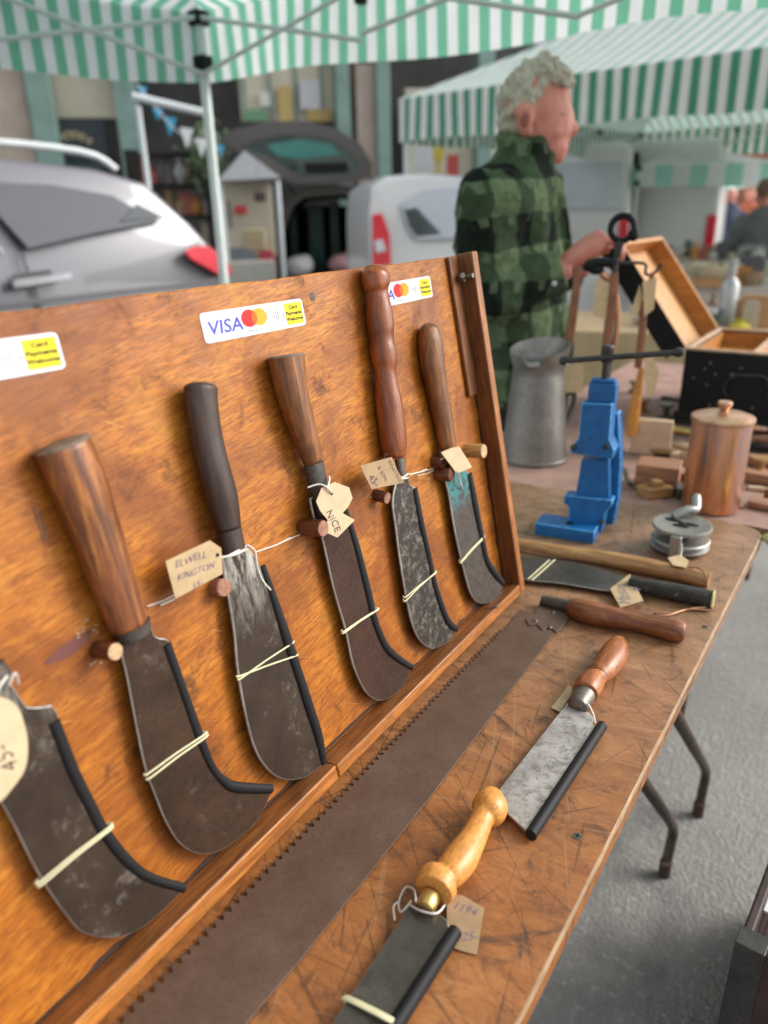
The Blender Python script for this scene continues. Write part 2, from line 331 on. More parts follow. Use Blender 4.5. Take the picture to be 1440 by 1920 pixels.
M['iron'] = steel('dark_iron', (.035, .033, .032), (.09, .085, .08), rough=.42, metal=.6)
M['rustsocket'] = steel('rusty_socket', (.05, .045, .04), (.14, .125, .11), rough=.5, metal=.5, rust=(.06, .03, .02), seed=6)
q = MB('blue_enamel', .3); _a = q.noise(q.co, 60, 5); _ch = q.noise(q.map(loc=(2, 5, 1)), 85, 8, .8, .3); _gr = q.noise(q.map(loc=(7, 1, 3)), 18, 6, .7); q.col(q.mix(q.ramp(_gr, [(.55, 0.0), (.75, .6)]), q.mix(q.ramp(_ch, [(.655, 0.0), (.675, .9)]), q.ramp(_a, [(.3, (.004, .085, .26)), (.7, (.007, .13, .36))]), (.05, .035, .03)), (.01, .04, .09))); q.rough(q.ramp(_gr, [(.3, .25), (.7, .6)])); q.bump(q.mix(.5, _a, _ch), .6, .0015); M['blue'] = q.m
M['blue_edge'] = plain('chipped_blue_edge', (.05, .25, .52), .35, var=.5, scale=120)
M['galv'] = steel('galvanised_steel', (.20, .19, .175), (.36, .34, .31), rough=.38, metal=.75, seed=9, marks=0)
q = MB('aged_copper', .28, .95); _a = q.noise(q.map((1, 1, .12)), 26, 5, .6, .6); q.col(q.ramp(_a, [(.3, (.55, .24, .12)), (.5, (.80, .42, .24)), (.62, (.50, .34, .34)), (.75, (.86, .52, .34))])); q.rough(q.ramp(_a, [(.3, .2), (.7, .42)])); M['copper'] = q.m
M['copper_l'] = steel('copper_lid', (.5, .26, .15), (.78, .5, .34), rough=.3, metal=.85, marks=0)
M['alu'] = steel('cast_aluminium', (.24, .24, .22), (.48, .47, .43), rough=.42, metal=.7, seed=11, spots=(.07, .065, .06))
M['bark'] = steel('black_bark', (.008, .007, .006), (.035, .03, .026), rough=.65, metal=0, spots=(.50, .46, .40), seed=12, scale=3.2)
M['cutwood'] = plain('fresh_cut_end', (.55, .50, .20), .6, var=.15, scale=150)
M['leather'] = plain('brown_strap', (.24, .09, .04), .5, var=.3, scale=60)
M['black'] = plain('black_paint', (.006, .006, .007), .5, var=.3, scale=60, spec=.25)
M['blackw'] = plain('worn_black_wood', (.016, .013, .011), .6, var=.6, scale=25, spec=.25)
M['boxwood'] = wood('box_interior_wood', (.45, .20, .06), (.62, .30, .10), (.72, .40, .17), ax=0, blotch=.15, rough=.45, scale=.5)
M['boxorange'] = wood('box_rim_wood', (.40, .15, .03), (.52, .21, .045), (.62, .28, .07), ax=0, blotch=.15, rough=.45, scale=.5)
M['palewood'] = plain('pale_planed_wood', (.56, .38, .25), .5, var=.15, scale=30)
M['redwood'] = wood('reddish_blocks', (.30, .12, .06), (.42, .19, .10), (.52, .27, .16), ax=0, blotch=.2, scale=.5)
M['pinkcloth'] = plain('dusty_pink_cover', (.34, .20, .16), .8, var=.25, scale=14)
M['legmetal'] = steel('rusty_leg_tube', (.05, .033, .024), (.11, .078, .06), rough=.5, metal=.5, rust=(.09, .04, .02), scale=.6)
M['white_st'] = plain('sticker_white', (.64, .65, .68), .45, var=.02, spec=.3)
M['st_blue'] = plain('sticker_blue', (.08, .09, .42), .55, spec=.15); M['st_red'] = plain('sticker_red', (.72, .03, .03), .55, spec=.15); M['st_or'] = plain('sticker_orange', (.85, .33, .03), .55, spec=.15)
M['st_mid'] = plain('sticker_dark_orange', (.80, .12, .02), .55, spec=.15); M['st_yel'] = plain('sticker_yellow', (.80, .66, .03), .55, spec=.15); M['st_blk'] = plain('sticker_black', (.02, .02, .02), .55, spec=.15); M['st_gry'] = plain('sticker_grey', (.2, .2, .22), .55, spec=.15)
# asphalt
q = MB('asphalt', .85); _a = q.noise(q.co, 2.2, 6, .6); _b = q.vor(q.co, 120); _s = q.noise(q.co, 55, 5, .8); _l = q.noise(q.map(loc=(3, 2, 0)), 1.3, 4, .5, .5)
_c = q.ramp(_a, [(.3, (.215, .205, .19)), (.7, (.31, .297, .275))]); _c = q.mix(q.ramp(_s, [(.55, 0.0), (.66, .8)]), _c, (.45, .44, .42)); _c = q.mix(q.ramp(_s, [(.3, .7), (.42, 0.0)]), _c, (.06, .058, .055))
_c = q.mix(q.ramp(_l, [(.62, 0.0), (.68, .6)]), _c, (.06, .06, .06)); q.col(_c); q.bump(_b, .6, .004); M['asphalt'] = q.m
# ------------------------------------------------------------------ ground
g = G(); g.add([(-90, -60, 0), (90, -60, 0), (90, 120, 0), (-90, 120, 0)], [(0, 1, 2, 3)])
tagit(obj('ground', g, M['asphalt']), kind='structure')
#==SECT2
# ------------------------------------------------------------------ the first table
TX1, TX0, TY0, TY1 = -0.132, -0.76, -0.35, TAB.hit(1186, 943, 0).y - .003
def tr(fr, pts, w=0.0, ax=2): return [fr.hit(p[0], p[1], w, ax) for p in pts]
table = thing('folding_table', 'long worn wooden folding table carrying the leaning tool board and the saw', 'table', Fr((-.45, .5, 0), (1, 0, 0), (0, 1, 0), (0, 0, 1)))
O = V((-.45, .5, 0))
rc = [(TX1 - .05 + .05 * math.cos(R(a)), TY1 - .05 + .05 * math.sin(R(a))) for a in range(0, 91, 15)]
poly = [(TX0, TY0), (TX1, TY0)] + rc + [(TX0, TY1)]
poly = [(p[0] + .45, p[1] - .5) for p in poly]
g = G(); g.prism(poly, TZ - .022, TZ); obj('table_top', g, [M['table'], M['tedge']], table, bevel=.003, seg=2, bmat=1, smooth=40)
g = G(); g.b2((TX0 + .49, TY0 - .46, TZ - .05), (TX0 + .51, TY1 - .54, TZ - .022)); g.b2((TX1 + .42, TY0 - .46, TZ - .05), (TX1 + .435, TY1 - .56, TZ - .022))
obj('batten', g, M['tedge'], table)
for (px, py, kx, ky, tx, ty) in ((1245, 1640, 1264, 1552, 1195, 1450), (1308, 1528, 1325, 1445, 1258, 1325)):
    f = WORLD.hit(px, py, 0); k = WORLD.hit(kx, ky, f.x, 0); t = WORLD.hit(tx, ty, f.x, 0)
    dirv = (t - k).normalized(); top = k + dirv * ((TZ - .03 - k.z) / dirv.z)
    for dx, nm in ((0, 'leg'), (-.42, 'leg')):
        g = G(); P = [p + V((dx, 0, 0)) - O for p in (f + V((0, 0, .006)), lerp(f, k, .55), lerp(f, k, .88), lerp(k, top, .08), lerp(k, top, .4), top)]
        g.tube(P, .0105, 10, smooth=4); g.tube([P[0] - V((0, 0, .006)), P[0] + V((0, 0, .03))], .0125, 10)
        obj(nm, g, M['legmetal'], table, smooth=50)
for (px, py) in ((1083, 1568), (1322, 1176)):
    c = TAB.hit(px, py, 0) + V((0, 0, TZ)) - O
    g = G(); g.lathe([(.0001, 0), (.0045, 0), (.0042, .0008), (.0001, .0009)], c, n=14); obj('screw', g, M['ferrule'], table, smooth=40)
    g = G(); g.box(c + V((0, 0, .0011)), (.006, .0008, .0004)); g.box(c + V((0, 0, .00125)), (.0008, .006, .0004)); obj('screw_slot', g, M['black'], bpy.context.scene.objects[table.children[-1].name])
# ------------------------------------------------------------------ the tool board (an old tray stood on edge)
M['raild_x'] = wood('rail_top_dark', (.13, .045, .012), (.25, .085, .02), (.36, .13, .03), ax=0, rough=.45, blotch=.6, seed=6)
T = R(11); PD = .027
P0 = TAB.hit(985, 1105, .012) + V((0, 0, TZ))
PL = TAB.hit(187, 1918, .012) + V((0, 0, TZ)); PU = (P0 - PL).normalized(); HN = V((PU.y, -PU.x, 0))
PN = HN * math.cos(T) + V((0, 0, math.sin(T))); PV = V((0, 0, math.cos(T))) - HN * math.sin(T)
BF = Fr(P0 - PN * PD, PU, PV, PN)          # board face: x along the board, y up it, z out of it
UL = -0.95; BH = BF.hit(600, 511, 0).y; RW = .0165
board = thing('tool_board', 'orange varnished plywood tool board with a rim, leaning back at the rear of the table', 'display board', BF)
g = G()
top = [(UL + i * (0 - UL) / 24, BH + .0005 * math.sin(i * 2.1) + .0004 * math.sin(i * 5.3)) for i in range(25)]
g.prism([(UL, 0), (0, 0)] + top[::-1], -.009, 0); obj('back_panel', g, M['board'], board, bevel=.0015, smooth=40)
us = BF.hit(636, 1455, PD).x
for a, b, dy in ((UL, us - .0008, 0), (us + .0008, -RW, -.0012)):
    g = G(); g.b2((a, 0, .0002), (b, RW + dy, PD)); g.mi[3] = 1; obj('bottom_rail', g, [M['rail'], M['raild_x']], board, bevel=.0018, smooth=40)
sx0, sx1 = BF.hit(889, 479, PD), BF.hit(905, 479, PD)
g = G(); g.b2((-RW, 0, .0004), (0, BH + .001, PD)); g.mi[0] = 1; obj('side_rail', g, [M['siderail'], M['raild']], board, bevel=.002, smooth=40)  # inner face in darker wood: the rim's shadow put into its colour
g = G(); g.b2((-RW - .026, BH * .62, .0006), (-RW - .001, BH - .001, .006)); obj('dark_batten', g, M['raild'], board, bevel=.0015, smooth=40)
# corner block on the outside of the side rail
g = G(); g.prism([(.0005, BH - .001), (.016, BH - .012), (.0145, BH - .030), (.0005, BH - .06)], -.004, PD * .55); obj('corner_block', g, M['siderail'], board, bevel=.0015)
c = BF.hit(867, 520, .012)
g = G(); g.tube([(c.x, c.y, .009), (c.x, c.y, .028)], .0032, 12); g.tube([(c.x, c.y, .0095), (c.x, c.y, .015)], .0062, 14)
g.tube([(c.x - .012, c.y + .002, .019), (c.x - .006, c.y, .014), (c.x + .006, c.y, .014), (c.x + .012, c.y - .002, .019)], [.0035, .0028, .0028, .0035], 8, smooth=3)
obj('wing_nut', g, M['ferrule'], board, smooth=50)
for (px, py, r) in ((586, 557, .0042), (1148, 0, 0), (930, 1135, .0045)):
    if not r: continue
    onrail = py > 1000
    c = BF.hit(px, py, PD if onrail else 0)
    g = G(); g.lathe([(r, -.0002), (r, .0004), (r * .75, .0002), (r * .3, .0006), (.0001, .0006)], (c.x, c.y, PD if onrail else 0), n=16); obj('knot', g, M['h_dark'], board, smooth=40)
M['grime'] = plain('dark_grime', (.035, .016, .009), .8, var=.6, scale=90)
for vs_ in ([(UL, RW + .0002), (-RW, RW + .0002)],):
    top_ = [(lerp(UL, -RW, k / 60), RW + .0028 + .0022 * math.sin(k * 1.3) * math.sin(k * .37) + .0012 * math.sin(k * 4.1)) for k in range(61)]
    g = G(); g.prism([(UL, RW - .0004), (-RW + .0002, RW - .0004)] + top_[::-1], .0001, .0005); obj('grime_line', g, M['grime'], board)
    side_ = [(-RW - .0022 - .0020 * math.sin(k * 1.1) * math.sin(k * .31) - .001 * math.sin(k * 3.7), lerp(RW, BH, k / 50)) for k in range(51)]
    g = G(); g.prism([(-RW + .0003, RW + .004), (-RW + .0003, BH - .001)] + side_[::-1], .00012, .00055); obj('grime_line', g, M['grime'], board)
# old marks: a purple scar and drilled-out holes
g = G(); P = tr(BF, [(82, 1246), (110, 1215), (150, 1190), (172, 1180), (165, 1200), (140, 1225), (105, 1240)], 0); g.prism([(p.x, p.y) for p in cat_rom(P, 4, True)], .0001, .0004)
obj('stain', g, plain('purple_scar', (.13, .035, .025), .5), board)
g = G()
for a, b in (((62, 950), (84, 1020)), ((74, 960), (88, 1012))):
    P = tr(BF, [a, b], .0002); g.tube(P, .0007, 5)
obj('scratch', g, M['endgrain'], board)
for a, b in (((276, 1137), (335, 1112)), ((300, 1135), (345, 1112)), ((480, 1035), (562, 1002)), ((495, 1030), (545, 1008)), ((800, 882), (822, 872)), ((782, 892), (818, 880))):
    P = tr(BF, [a, ((a[0] + b[0]) / 2, (a[1] + b[1]) / 2 + 2), b], .0012); g = G(); g.tube(P, .0007, 5); obj('cord', g, M['string'], board)
g = G()
for (px, py) in ((160, 1165), (180, 1180), (150, 1182), (600, 985), (690, 930), (700, 915), (815, 868), (802, 902), (180, 1245)):
    c = BF.hit(px, py, 0)
    for k in range(7):
        a = random.random() * 6.28; r = random.uniform(.001, .005)
        g.box((c.x + r * math.cos(a), c.y + r * math.sin(a), .0006), (random.uniform(.0005, .003), random.uniform(.0003, .0008), .0008), Matrix.Identity(4))
tagit(obj('glue_splinters', g, M['tag_l'], board), kind='stuff')
# pegs: (base px, end px, radius px, material, end material)
for i, (bx, by, ex, ey, rr, mm, em) in enumerate(((182, 1218, 216, 1222, 18, 'peg', 'peg_end'), (404, 1100, 420, 1102, 18, 'peg_end_r', 'peg_end_r'), (566, 988, 606, 991, 17, 'peg', 'peg_end_r'),
        (704, 928, 726, 934, 12, 'peg', 'peg_end_r'), (873, 845, 907, 846, 14, 'peg_y', 'peg_end'), (818, 888, 846, 890, 14, 'peg', 'peg'), (812, 866, 832, 868, 11, 'peg', 'peg'))):
    b = BF.hit(bx, by, 0)
    # length that lands the end on the traced pixel, clamped
    best = min(((abs(BF.hit(ex, ey, k * .002).x - b.x) + abs(BF.hit(ex, ey, k * .002).y - b.y), k * .002) for k in range(6, 30)))[1]
    e = BF.hit(ex, ey, best); r = rr * (BF.O + BF.X * b.x + BF.Y * b.y - CAM).dot(FW) / FPX * .95
    g = G(); ax = e - b; n = 18
    prof = [(r, -.001), (r, ax.length * .96), (r * .93, ax.length)]
    g.lathe(prof, b, ax, n=n, cap=True); pg = obj('peg', g, M[mm], board, smooth=40)
    g = G(); g.lathe([(r * .94, ax.length - .0002), (r * .9, ax.length + .0006), (.0001, ax.length + .0009)], b, ax, n=n); obj('peg_end', g, M[em], pg, smooth=60)
# stickers
SX = 1.346
def sticker(TL, TRr, BL, label):
    L = .104; H = .0262
    e1 = (TRr - TL); e1.z = 0; e1 = e1.normalized(); e2 = V((-e1.y, e1.x, 0)); e1 = e1 * SX
    st = None
    g = G(); r = .0035; pts = []
    for cx, cy, a0 in ((L - r, -r, 0), (r, -r, 90), (r, -H + r, 180), (L - r, -H + r, 270)):
        for a in range(a0, a0 + 91, 15): pts.append((cx + r * math.cos(R(a)), cy + r * math.sin(R(a))))
    f = lambda p, z: TL + e1 * p[0] + e2 * p[1] + V((0, 0, z))
    g.prism(pts, .0001, .0005, f=f); st = obj('payment_sticker', g, M['white_st'], board)
    z = V((0, 0, .0006))
    def disc(g, cx, cy, r, zz=0.0, a0=0, a1=360, n=28):
        g.add([TL + z + e1 * (cx + r * math.cos(R(a0 + (a1 - a0) * k / n))) + e2 * (cy + r * math.sin(R(a0 + (a1 - a0) * k / n))) + V((0, 0, zz)) for k in range(n)], [list(range(n))])
    def ringg(g, cx, cy, r, t, a0, a1, n=24):
        vs = []
        for k in range(n + 1):
            a = R(a0 + (a1 - a0) * k / n)
            for q in (r - t, r + t): vs.append(TL + z + e1 * (cx + q * math.cos(a)) + e2 * (cy + q * math.sin(a)))
        g.add(vs, [(2 * k, 2 * k + 1, 2 * k + 3, 2 * k + 2) for k in range(n)])
    g = G(); put_text(g, 'VISA', TL + z + e1 * .0205 + e2 * (-.0195), e1, e2, .0165, shear=.12, bold=.018); obj('lettering', g, M['st_blue'], st)
    g = G(); disc(g, .0445, -.0108, .0080); obj('red_disc', g, M['st_red'], st)
    g = G(); disc(g, .0545, -.0108, .0080, .0001); obj('orange_disc', g, M['st_or'], st)
    g = G(); n = 14; h = math.acos(.005 / .008)
    vs = [(.0445 + .008 * math.cos(lerp(-h, h, k / n)), -.0108 + .008 * math.sin(lerp(-h, h, k / n))) for k in range(n + 1)] + [(.0545 - .008 * math.cos(lerp(-h, h, 1 - k / n)), -.0108 + .008 * math.sin(lerp(-h, h, 1 - k / n))) for k in range(1, n)][::1]
    vs2 = [TL + z + V((0, 0, .0002)) + e1 * a + e2 * b for a, b in vs]; g.add(vs2, [list(range(len(vs2)))]); obj('overlap_lens', g, M['st_mid'], st)
    g = G(); put_text(g, 'mastercard', TL + z + e1 * .0495 + e2 * (-.0232), e1, e2, .0042); obj('lettering', g, M['st_gry'], st)
    g = G(); cx, cy = .0715, -.0125; ringg(g, cx, cy, .0092, .00022, 0, 360)
    for q, rr in enumerate((.0022, .0044, .0066, .0088)): ringg(g, cx - .0055, cy, rr, .0004, -32, 32, 8)
    for k, (a, b) in enumerate(((.0035, .002), (.0055, .0005), (.0075, -.001), (.0035, -.0035))):
        g.add([TL + z + e1 * (cx + a) + e2 * (cy + b), TL + z + e1 * (cx + a + .0045) + e2 * (cy + b - .003), TL + z + e1 * (cx + a + .0047) + e2 * (cy + b - .0026), TL + z + e1 * (cx + a + .0003) + e2 * (cy + b + .0004)], [(0, 1, 2, 3)])
    obj('contactless_symbol', g, M['st_gry'], st)
    g = G(); x0, x1, y0, y1 = .0825, .1020, -.0235, -.0028
    g.add([TL + z + e1 * a + e2 * b for a, b in ((x0, y0), (x1, y0), (x1, y1), (x0, y1))], [(0, 1, 2, 3)]); obj('yellow_square', g, M['st_yel'], st)
    g = G()
    for k, s in enumerate(('Card', 'Payments', 'Welcome')): put_text(g, s, TL + z + V((0, 0, .0001)) + e1 * .0922 + e2 * (-.0085 - k * .0056), e1, e2, .0048, bold=.035)
    obj('lettering', g, M['st_blk'], st)
    return st
a, b, c = tr(BF, [(372, 588), (573, 558), (384, 643)])
sticker(a, b, c, '')
SL = (b - a).length
# right one: from its top right corner; left one likewise
for TRp, dirp in (((805, 517), (735, 529)), ((105, 622), (0, 636))):
    p, d = tr(BF, [TRp, dirp]); e = (p - d).normalized(); sticker(p - e * .104 * SX, p, None, '')
# ------------------------------------------------------------------ hand-tool parts
KS = 1.04
def smooth_segs(segs, fr, w, n=5):
    out = []
    for s in segs:
        P = tr(fr, s, w)
        out += cat_rom(P, n) if len(P) > 2 else P
    res = [out[0]]
    for p in out[1:]:
        if (p - res[-1]).length > .0004: res.append(p)
    if (res[0] - res[-1]).length < .0004: res.pop()
    return res
def handle_g(fr, pairs, w, flat=.8, n=20, cap0=.5, cap1=.25, sub=5, g=None, lump=0):
    g = g or G(); C = []; Rr = []
    for a, b in pairs:
        C.append(fr.hit((a[0] + b[0]) / 2, (a[1] + b[1]) / 2, w))
    mids = [V(((a[0] + b[0]) / 2, (a[1] + b[1]) / 2)) for a, b in pairs]
    for i, (a, b) in enumerate(pairs):
        t2 = (mids[min(i + 1, len(mids) - 1)] - mids[max(0, i - 1)]).normalized(); d2 = V((b[0] - a[0], b[1] - a[1])); wpx = abs(d2.x * t2.y - d2.y * t2.x)
        wp = fr.O + fr.X * C[i].x + fr.Y * C[i].y + fr.Z * C[i].z; Rr.append(wpx / 2 * (wp - CAM).dot(FW) / FPX / KS)
    C = cat_rom(C, sub); Rr = [x.x for x in cat_rom([V((r, 0, 0)) for r in Rr], sub)]
    def capx(C, Rr, k, end):
        if not k: return
        t = (C[-1] - C[-2]).normalized(); c, r = C[-1].copy(), Rr[-1]
        for q in (.35, .6, .8, .93, 1.0):
            C.append(c + t * r * k * q); Rr.append(r * math.sqrt(max(0.0, 1 - q * q)) if k > .3 else r * (1 - .45 * q * q))
        Rr[-1] = max(Rr[-1], r * .12)
    capx(C, Rr, cap1, 1); C.reverse(); Rr.reverse(); capx(C, Rr, cap0, 0); C.reverse(); Rr.reverse()
    rings = []
    for i, c in enumerate(C):
        t = (C[min(i + 1, len(C) - 1)] - C[max(0, i - 1)]).normalized(); nn = V((0, 0, 1)); s = t.cross(nn).normalized(); nn = s.cross(t)
        rings.append([c + s * Rr[i] * math.cos(2 * math.pi * k / n) * (1 + lump * math.sin(i * .9 + k)) + nn * Rr[i] * flat * math.sin(2 * math.pi * k / n) for k in range(n)])
    return g.loft(rings)
def billhook(label, O, hd, hmat, fer, fmat, blade, bmat, guard, bands, bw=.011, hw=.015, cap0=.3, flat=.8, hend=None, group='billhooks hung in a row on the board', lump=0):
    o = BF.hit(O[0], O[1], 0); fr = BF.at((o.x, o.y, 0.0))
    r = thing('billhook', label, 'billhook', fr, group)
    obj('handle', handle_g(fr, hd, hw, flat, cap0=cap0, lump=lump), M[hmat], r, smooth=60)
    if hend:
        ml = [((a[0] + b[0]) / 2, (a[1] + b[1]) / 2) for a, b in hd[:2]]; c0, c1 = fr.hit(*ml[0], hw), fr.hit(*ml[1], hw); ax = (c0 - c1).normalized()
        wp = fr.O + fr.X * c0.x + fr.Y * c0.y; t2 = V(ml[0]) - V(ml[1]); t2.normalize(); dd = V(hd[0][0]) - V(hd[0][1]); rr = abs(dd.x * t2.y - dd.y * t2.x) / 2 * (wp - CAM).dot(FW) / FPX / KS
        sd = ax.cross(V((0, 0, 1))).normalized(); up = sd.cross(ax)
        g = G(); g.loft([[c0 + ax * (hend + e) + sd * rr * k * math.cos(6.2832 * q / 24) + up * rr * k * flat * math.sin(6.2832 * q / 24) for q in range(24)] for k, e in ((1.0, -.001), (.93, .0012), (.3, .0016))]); obj('worn_end', g, M['endgrain'], r, smooth=60)
    if fer: obj('ferrule', handle_g(fr, fer, bw + .002, .75, cap0=0, cap1=0, sub=4), M[fmat], r, smooth=60)
    P = smooth_segs(blade, fr, bw)
    g = G(); g.prism([(p.x, p.y) for p in P], bw - .0022, bw + .0012); obj('blade', g, [M[bmat], M['edge']], r, bevel=.0014, seg=2, bmat=1, smooth=30)
    if guard:
        A = cat_rom(tr(fr, guard[0], bw), 4); B = cat_rom(tr(fr, guard[1], bw), 4); n = min(len(A), len(B))
        C = [(A[round(i * (len(A) - 1) / (n - 1))] + B[round(i * (len(B) - 1) / (n - 1))]) / 2 for i in range(n)]
        W = [(A[round(i * (len(A) - 1) / (n - 1))] - B[round(i * (len(B) - 1) / (n - 1))]).length / 2 for i in range(n)]
        g = G(); g.tube([c + V((0, 0, .0006)) for c in C], [max(.0018, x) for x in W], 12, nrm=(0, 0, 1), flat=.72); obj('edge_guard', g, M['guard'], r, smooth=60)
    for bd in bands:
        P = tr(fr, bd, bw); a, b = P[0], P[-1]; d = (b - a).normalized()
        g = G(); up = V((0, 0, .0022)); lo = V((0, 0, -.0032))
        g.tube([a + lo + d * .004, a - d * .0006 + up * .1, a + up + d * .002, lerp(a, b, .5) + up * .9, b + up * 1.8 - d * .001, b + d * .0012, b + lo - d * .004], .0009, 7, smooth=3)
        obj('rubber_band', g, M['band'], r, smooth=60)
    return r
billhook('broad hooked billhook at the left picture edge with a large rounded tag over its neck', (60, 1500),
    [((-215, 940), (-135, 905)), ((-190, 1020), (-100, 980)), ((-150, 1110), (-68, 1080)), ((-105, 1200), (-30, 1165)), ((-62, 1260), (2, 1232))], 'h_brown',
    [((-50, 1262), (6, 1238)), ((-44, 1290), (24, 1268))], 'rustsocket',
    [[(6, 1262), (44, 1318), (53, 1325)], [(53, 1325), (75, 1325), (95, 1321)], [(95, 1321), (104, 1333), (111, 1352)], [(111, 1352), (145, 1447), (176, 1509), (200, 1551), (240, 1604), (284, 1640), (345, 1660)],
     [(343, 1668), (307, 1704), (267, 1738), (232, 1754), (196, 1758), (151, 1747), (124, 1718), (89, 1669), (58, 1616), (27, 1553), (0, 1504), (-38, 1430), (-52, 1350), (-46, 1285)]], 'blade_w',
    ([(111, 1349), (147, 1447), (178, 1509), (200, 1549), (240, 1602), (284, 1638), (349, 1656)], [(88, 1356), (126, 1447), (158, 1512), (180, 1556), (222, 1612), (270, 1650), (340, 1674)]),
    [[(68, 1655), (134, 1600), (202, 1546)], [(72, 1660), (137, 1604), (203, 1551)]])
billhook('hooked billhook with a blotchy orange-brown octagonal handle, second from the left', (320, 1350),
    [((62, 850), (176, 822)), ((84, 903), (204, 890)), ((118, 975), (232, 984)), ((150, 1055), (260, 1078)), ((186, 1143), (275, 1134)), ((204, 1186), (279, 1156))], 'h_brown',
    [((210, 1186), (284, 1158)), ((222, 1205), (286, 1180))], 'rustsocket',
    [[(284, 1176), (288, 1190), (298, 1196)], [(298, 1196), (311, 1198), (318, 1206)], [(318, 1206), (350, 1296), (376, 1371), (398, 1429), (420, 1458), (444, 1470), (507, 1474)],
     [(507, 1486), (493, 1518), (471, 1549), (436, 1580), (409, 1596), (373, 1601), (338, 1584), (311, 1544), (289, 1491), (271, 1442), (253, 1358), (236, 1269), (225, 1224), (219, 1192)], [(219, 1192), (236, 1178), (256, 1168), (274, 1168)]], 'blade',
    ([(319, 1205), (351, 1296), (378, 1371), (400, 1429), (422, 1456), (444, 1466), (509, 1470)], [(303, 1209), (337, 1304), (363, 1380), (389, 1440), (418, 1475), (445, 1486), (507, 1488)]),
    [[(271, 1452), (325, 1415), (380, 1374)], [(275, 1460), (328, 1422), (382, 1379)]], flat=.72, cap0=.08, hend=.0012)
billhook('round-ended straight billhook with a very dark bulging handle, third from the left', (500, 1250),
    [((341, 738), (411, 718)), ((345, 770), (412, 750)), ((356, 827), (418, 800)), ((367, 885), (432, 862)), ((384, 939), (448, 920)), ((396, 978), (453, 962)), ((401, 995), (455, 980))], 'h_dark',
    [((402, 1000), (456, 984)), ((407, 1022), (460, 1006)), ((412, 1040), (464, 1022))], 'h_dark',
    [[(464, 1026), (478, 1044), (492, 1075), (512, 1130), (530, 1190), (552, 1250), (575, 1318), (594, 1384), (604, 1424)], [(604, 1434), (573, 1457), (542, 1463), (516, 1456), (493, 1434), (474, 1398), (458, 1336), (444, 1256), (438, 1190), (430, 1138), (420, 1083), (414, 1040)]], 'blade_w',
    ([(496, 1060), (518, 1122), (541, 1193), (561, 1251), (583, 1318), (601, 1371), (611, 1428)], [(486, 1064), (506, 1124), (526, 1188), (547, 1252), (568, 1320), (588, 1384), (601, 1434)]),
    [[(444, 1268), (498, 1240), (551, 1228)], [(446, 1273), (495, 1243), (544, 1204)]], cap0=.35)
billhook('brown-bladed billhook with a flared oak handle and torn round tag, fourth from the left', (650, 1120),
    [((498, 684), (576, 656)), ((512, 742), (580, 713)), ((531, 792), (590, 767)), ((549, 835), (603, 821)), ((565, 870), (609, 856))], 'h_ash',
    [((566, 876), (610, 860)), ((572, 905), (615, 888)), ((586, 955), (622, 930)), ((594, 985), (632, 965))], 'rustsocket',
    [[(618, 905), (640, 940), (652, 965), (671, 1030), (690, 1105), (705, 1168), (728, 1216), (770, 1249)], [(769, 1257), (754, 1288), (735, 1306), (709, 1314), (684, 1297), (661, 1247), (646, 1179), (624, 1103), (603, 1010), (588, 973), (580, 935)]], 'blade_b',
    ([(650, 953), (672, 1023), (694, 1110), (708, 1167), (732, 1216), (774, 1247)], [(643, 962), (662, 1026), (683, 1110), (698, 1172), (723, 1223), (769, 1256)]),
    [[(641, 1184), (673, 1172), (704, 1141)], [(641, 1187), (676, 1164), (704, 1142)]], cap0=.04, hend=.0008)
billhook('pitted billhook with a tall turned reddish handle that stands above the board edge', (780, 1040),
    [((680, 506), (728, 504)), ((674, 518), (735, 517)), ((676, 536), (734, 534)), ((683, 549), (731, 547)), ((683, 570), (735, 566)), ((683, 590), (740, 586)), ((686, 619), (742, 612)), ((691, 640), (741, 635)), ((690, 660), (746, 655)), ((694, 682), (748, 677)), ((699, 702), (745, 695)), ((700, 730), (750, 722)), ((701, 760), (757, 750)), ((706, 807), (764, 799)), ((711, 838), (766, 834)), ((716, 857), (763, 852))], 'h_red',
    [((737, 862), (763, 857)), ((741, 880), (763, 877)), ((744, 892), (764, 889))], 'ferrule',
    [[(764, 893), (768, 908), (780, 914)], [(780, 914), (788, 983), (802, 1040), (816, 1100), (836, 1154), (856, 1176)], [(855, 1182), (843, 1201), (829, 1210), (808, 1217), (786, 1201), (771, 1167), (759, 1112), (747, 1038), (741, 990), (735, 945), (738, 918), (744, 896)]], 'blade_p',
    ([(780, 914), (793, 983), (806, 1038), (819, 1099), (841, 1160), (858, 1176)], [(772, 917), (784, 983), (799, 1045), (811, 1103), (833, 1166), (853, 1183)]),
    [[(757, 1127), (785, 1098), (812, 1072)], [(757, 1120), (785, 1099), (812, 1074)]], cap0=.35, flat=.9)
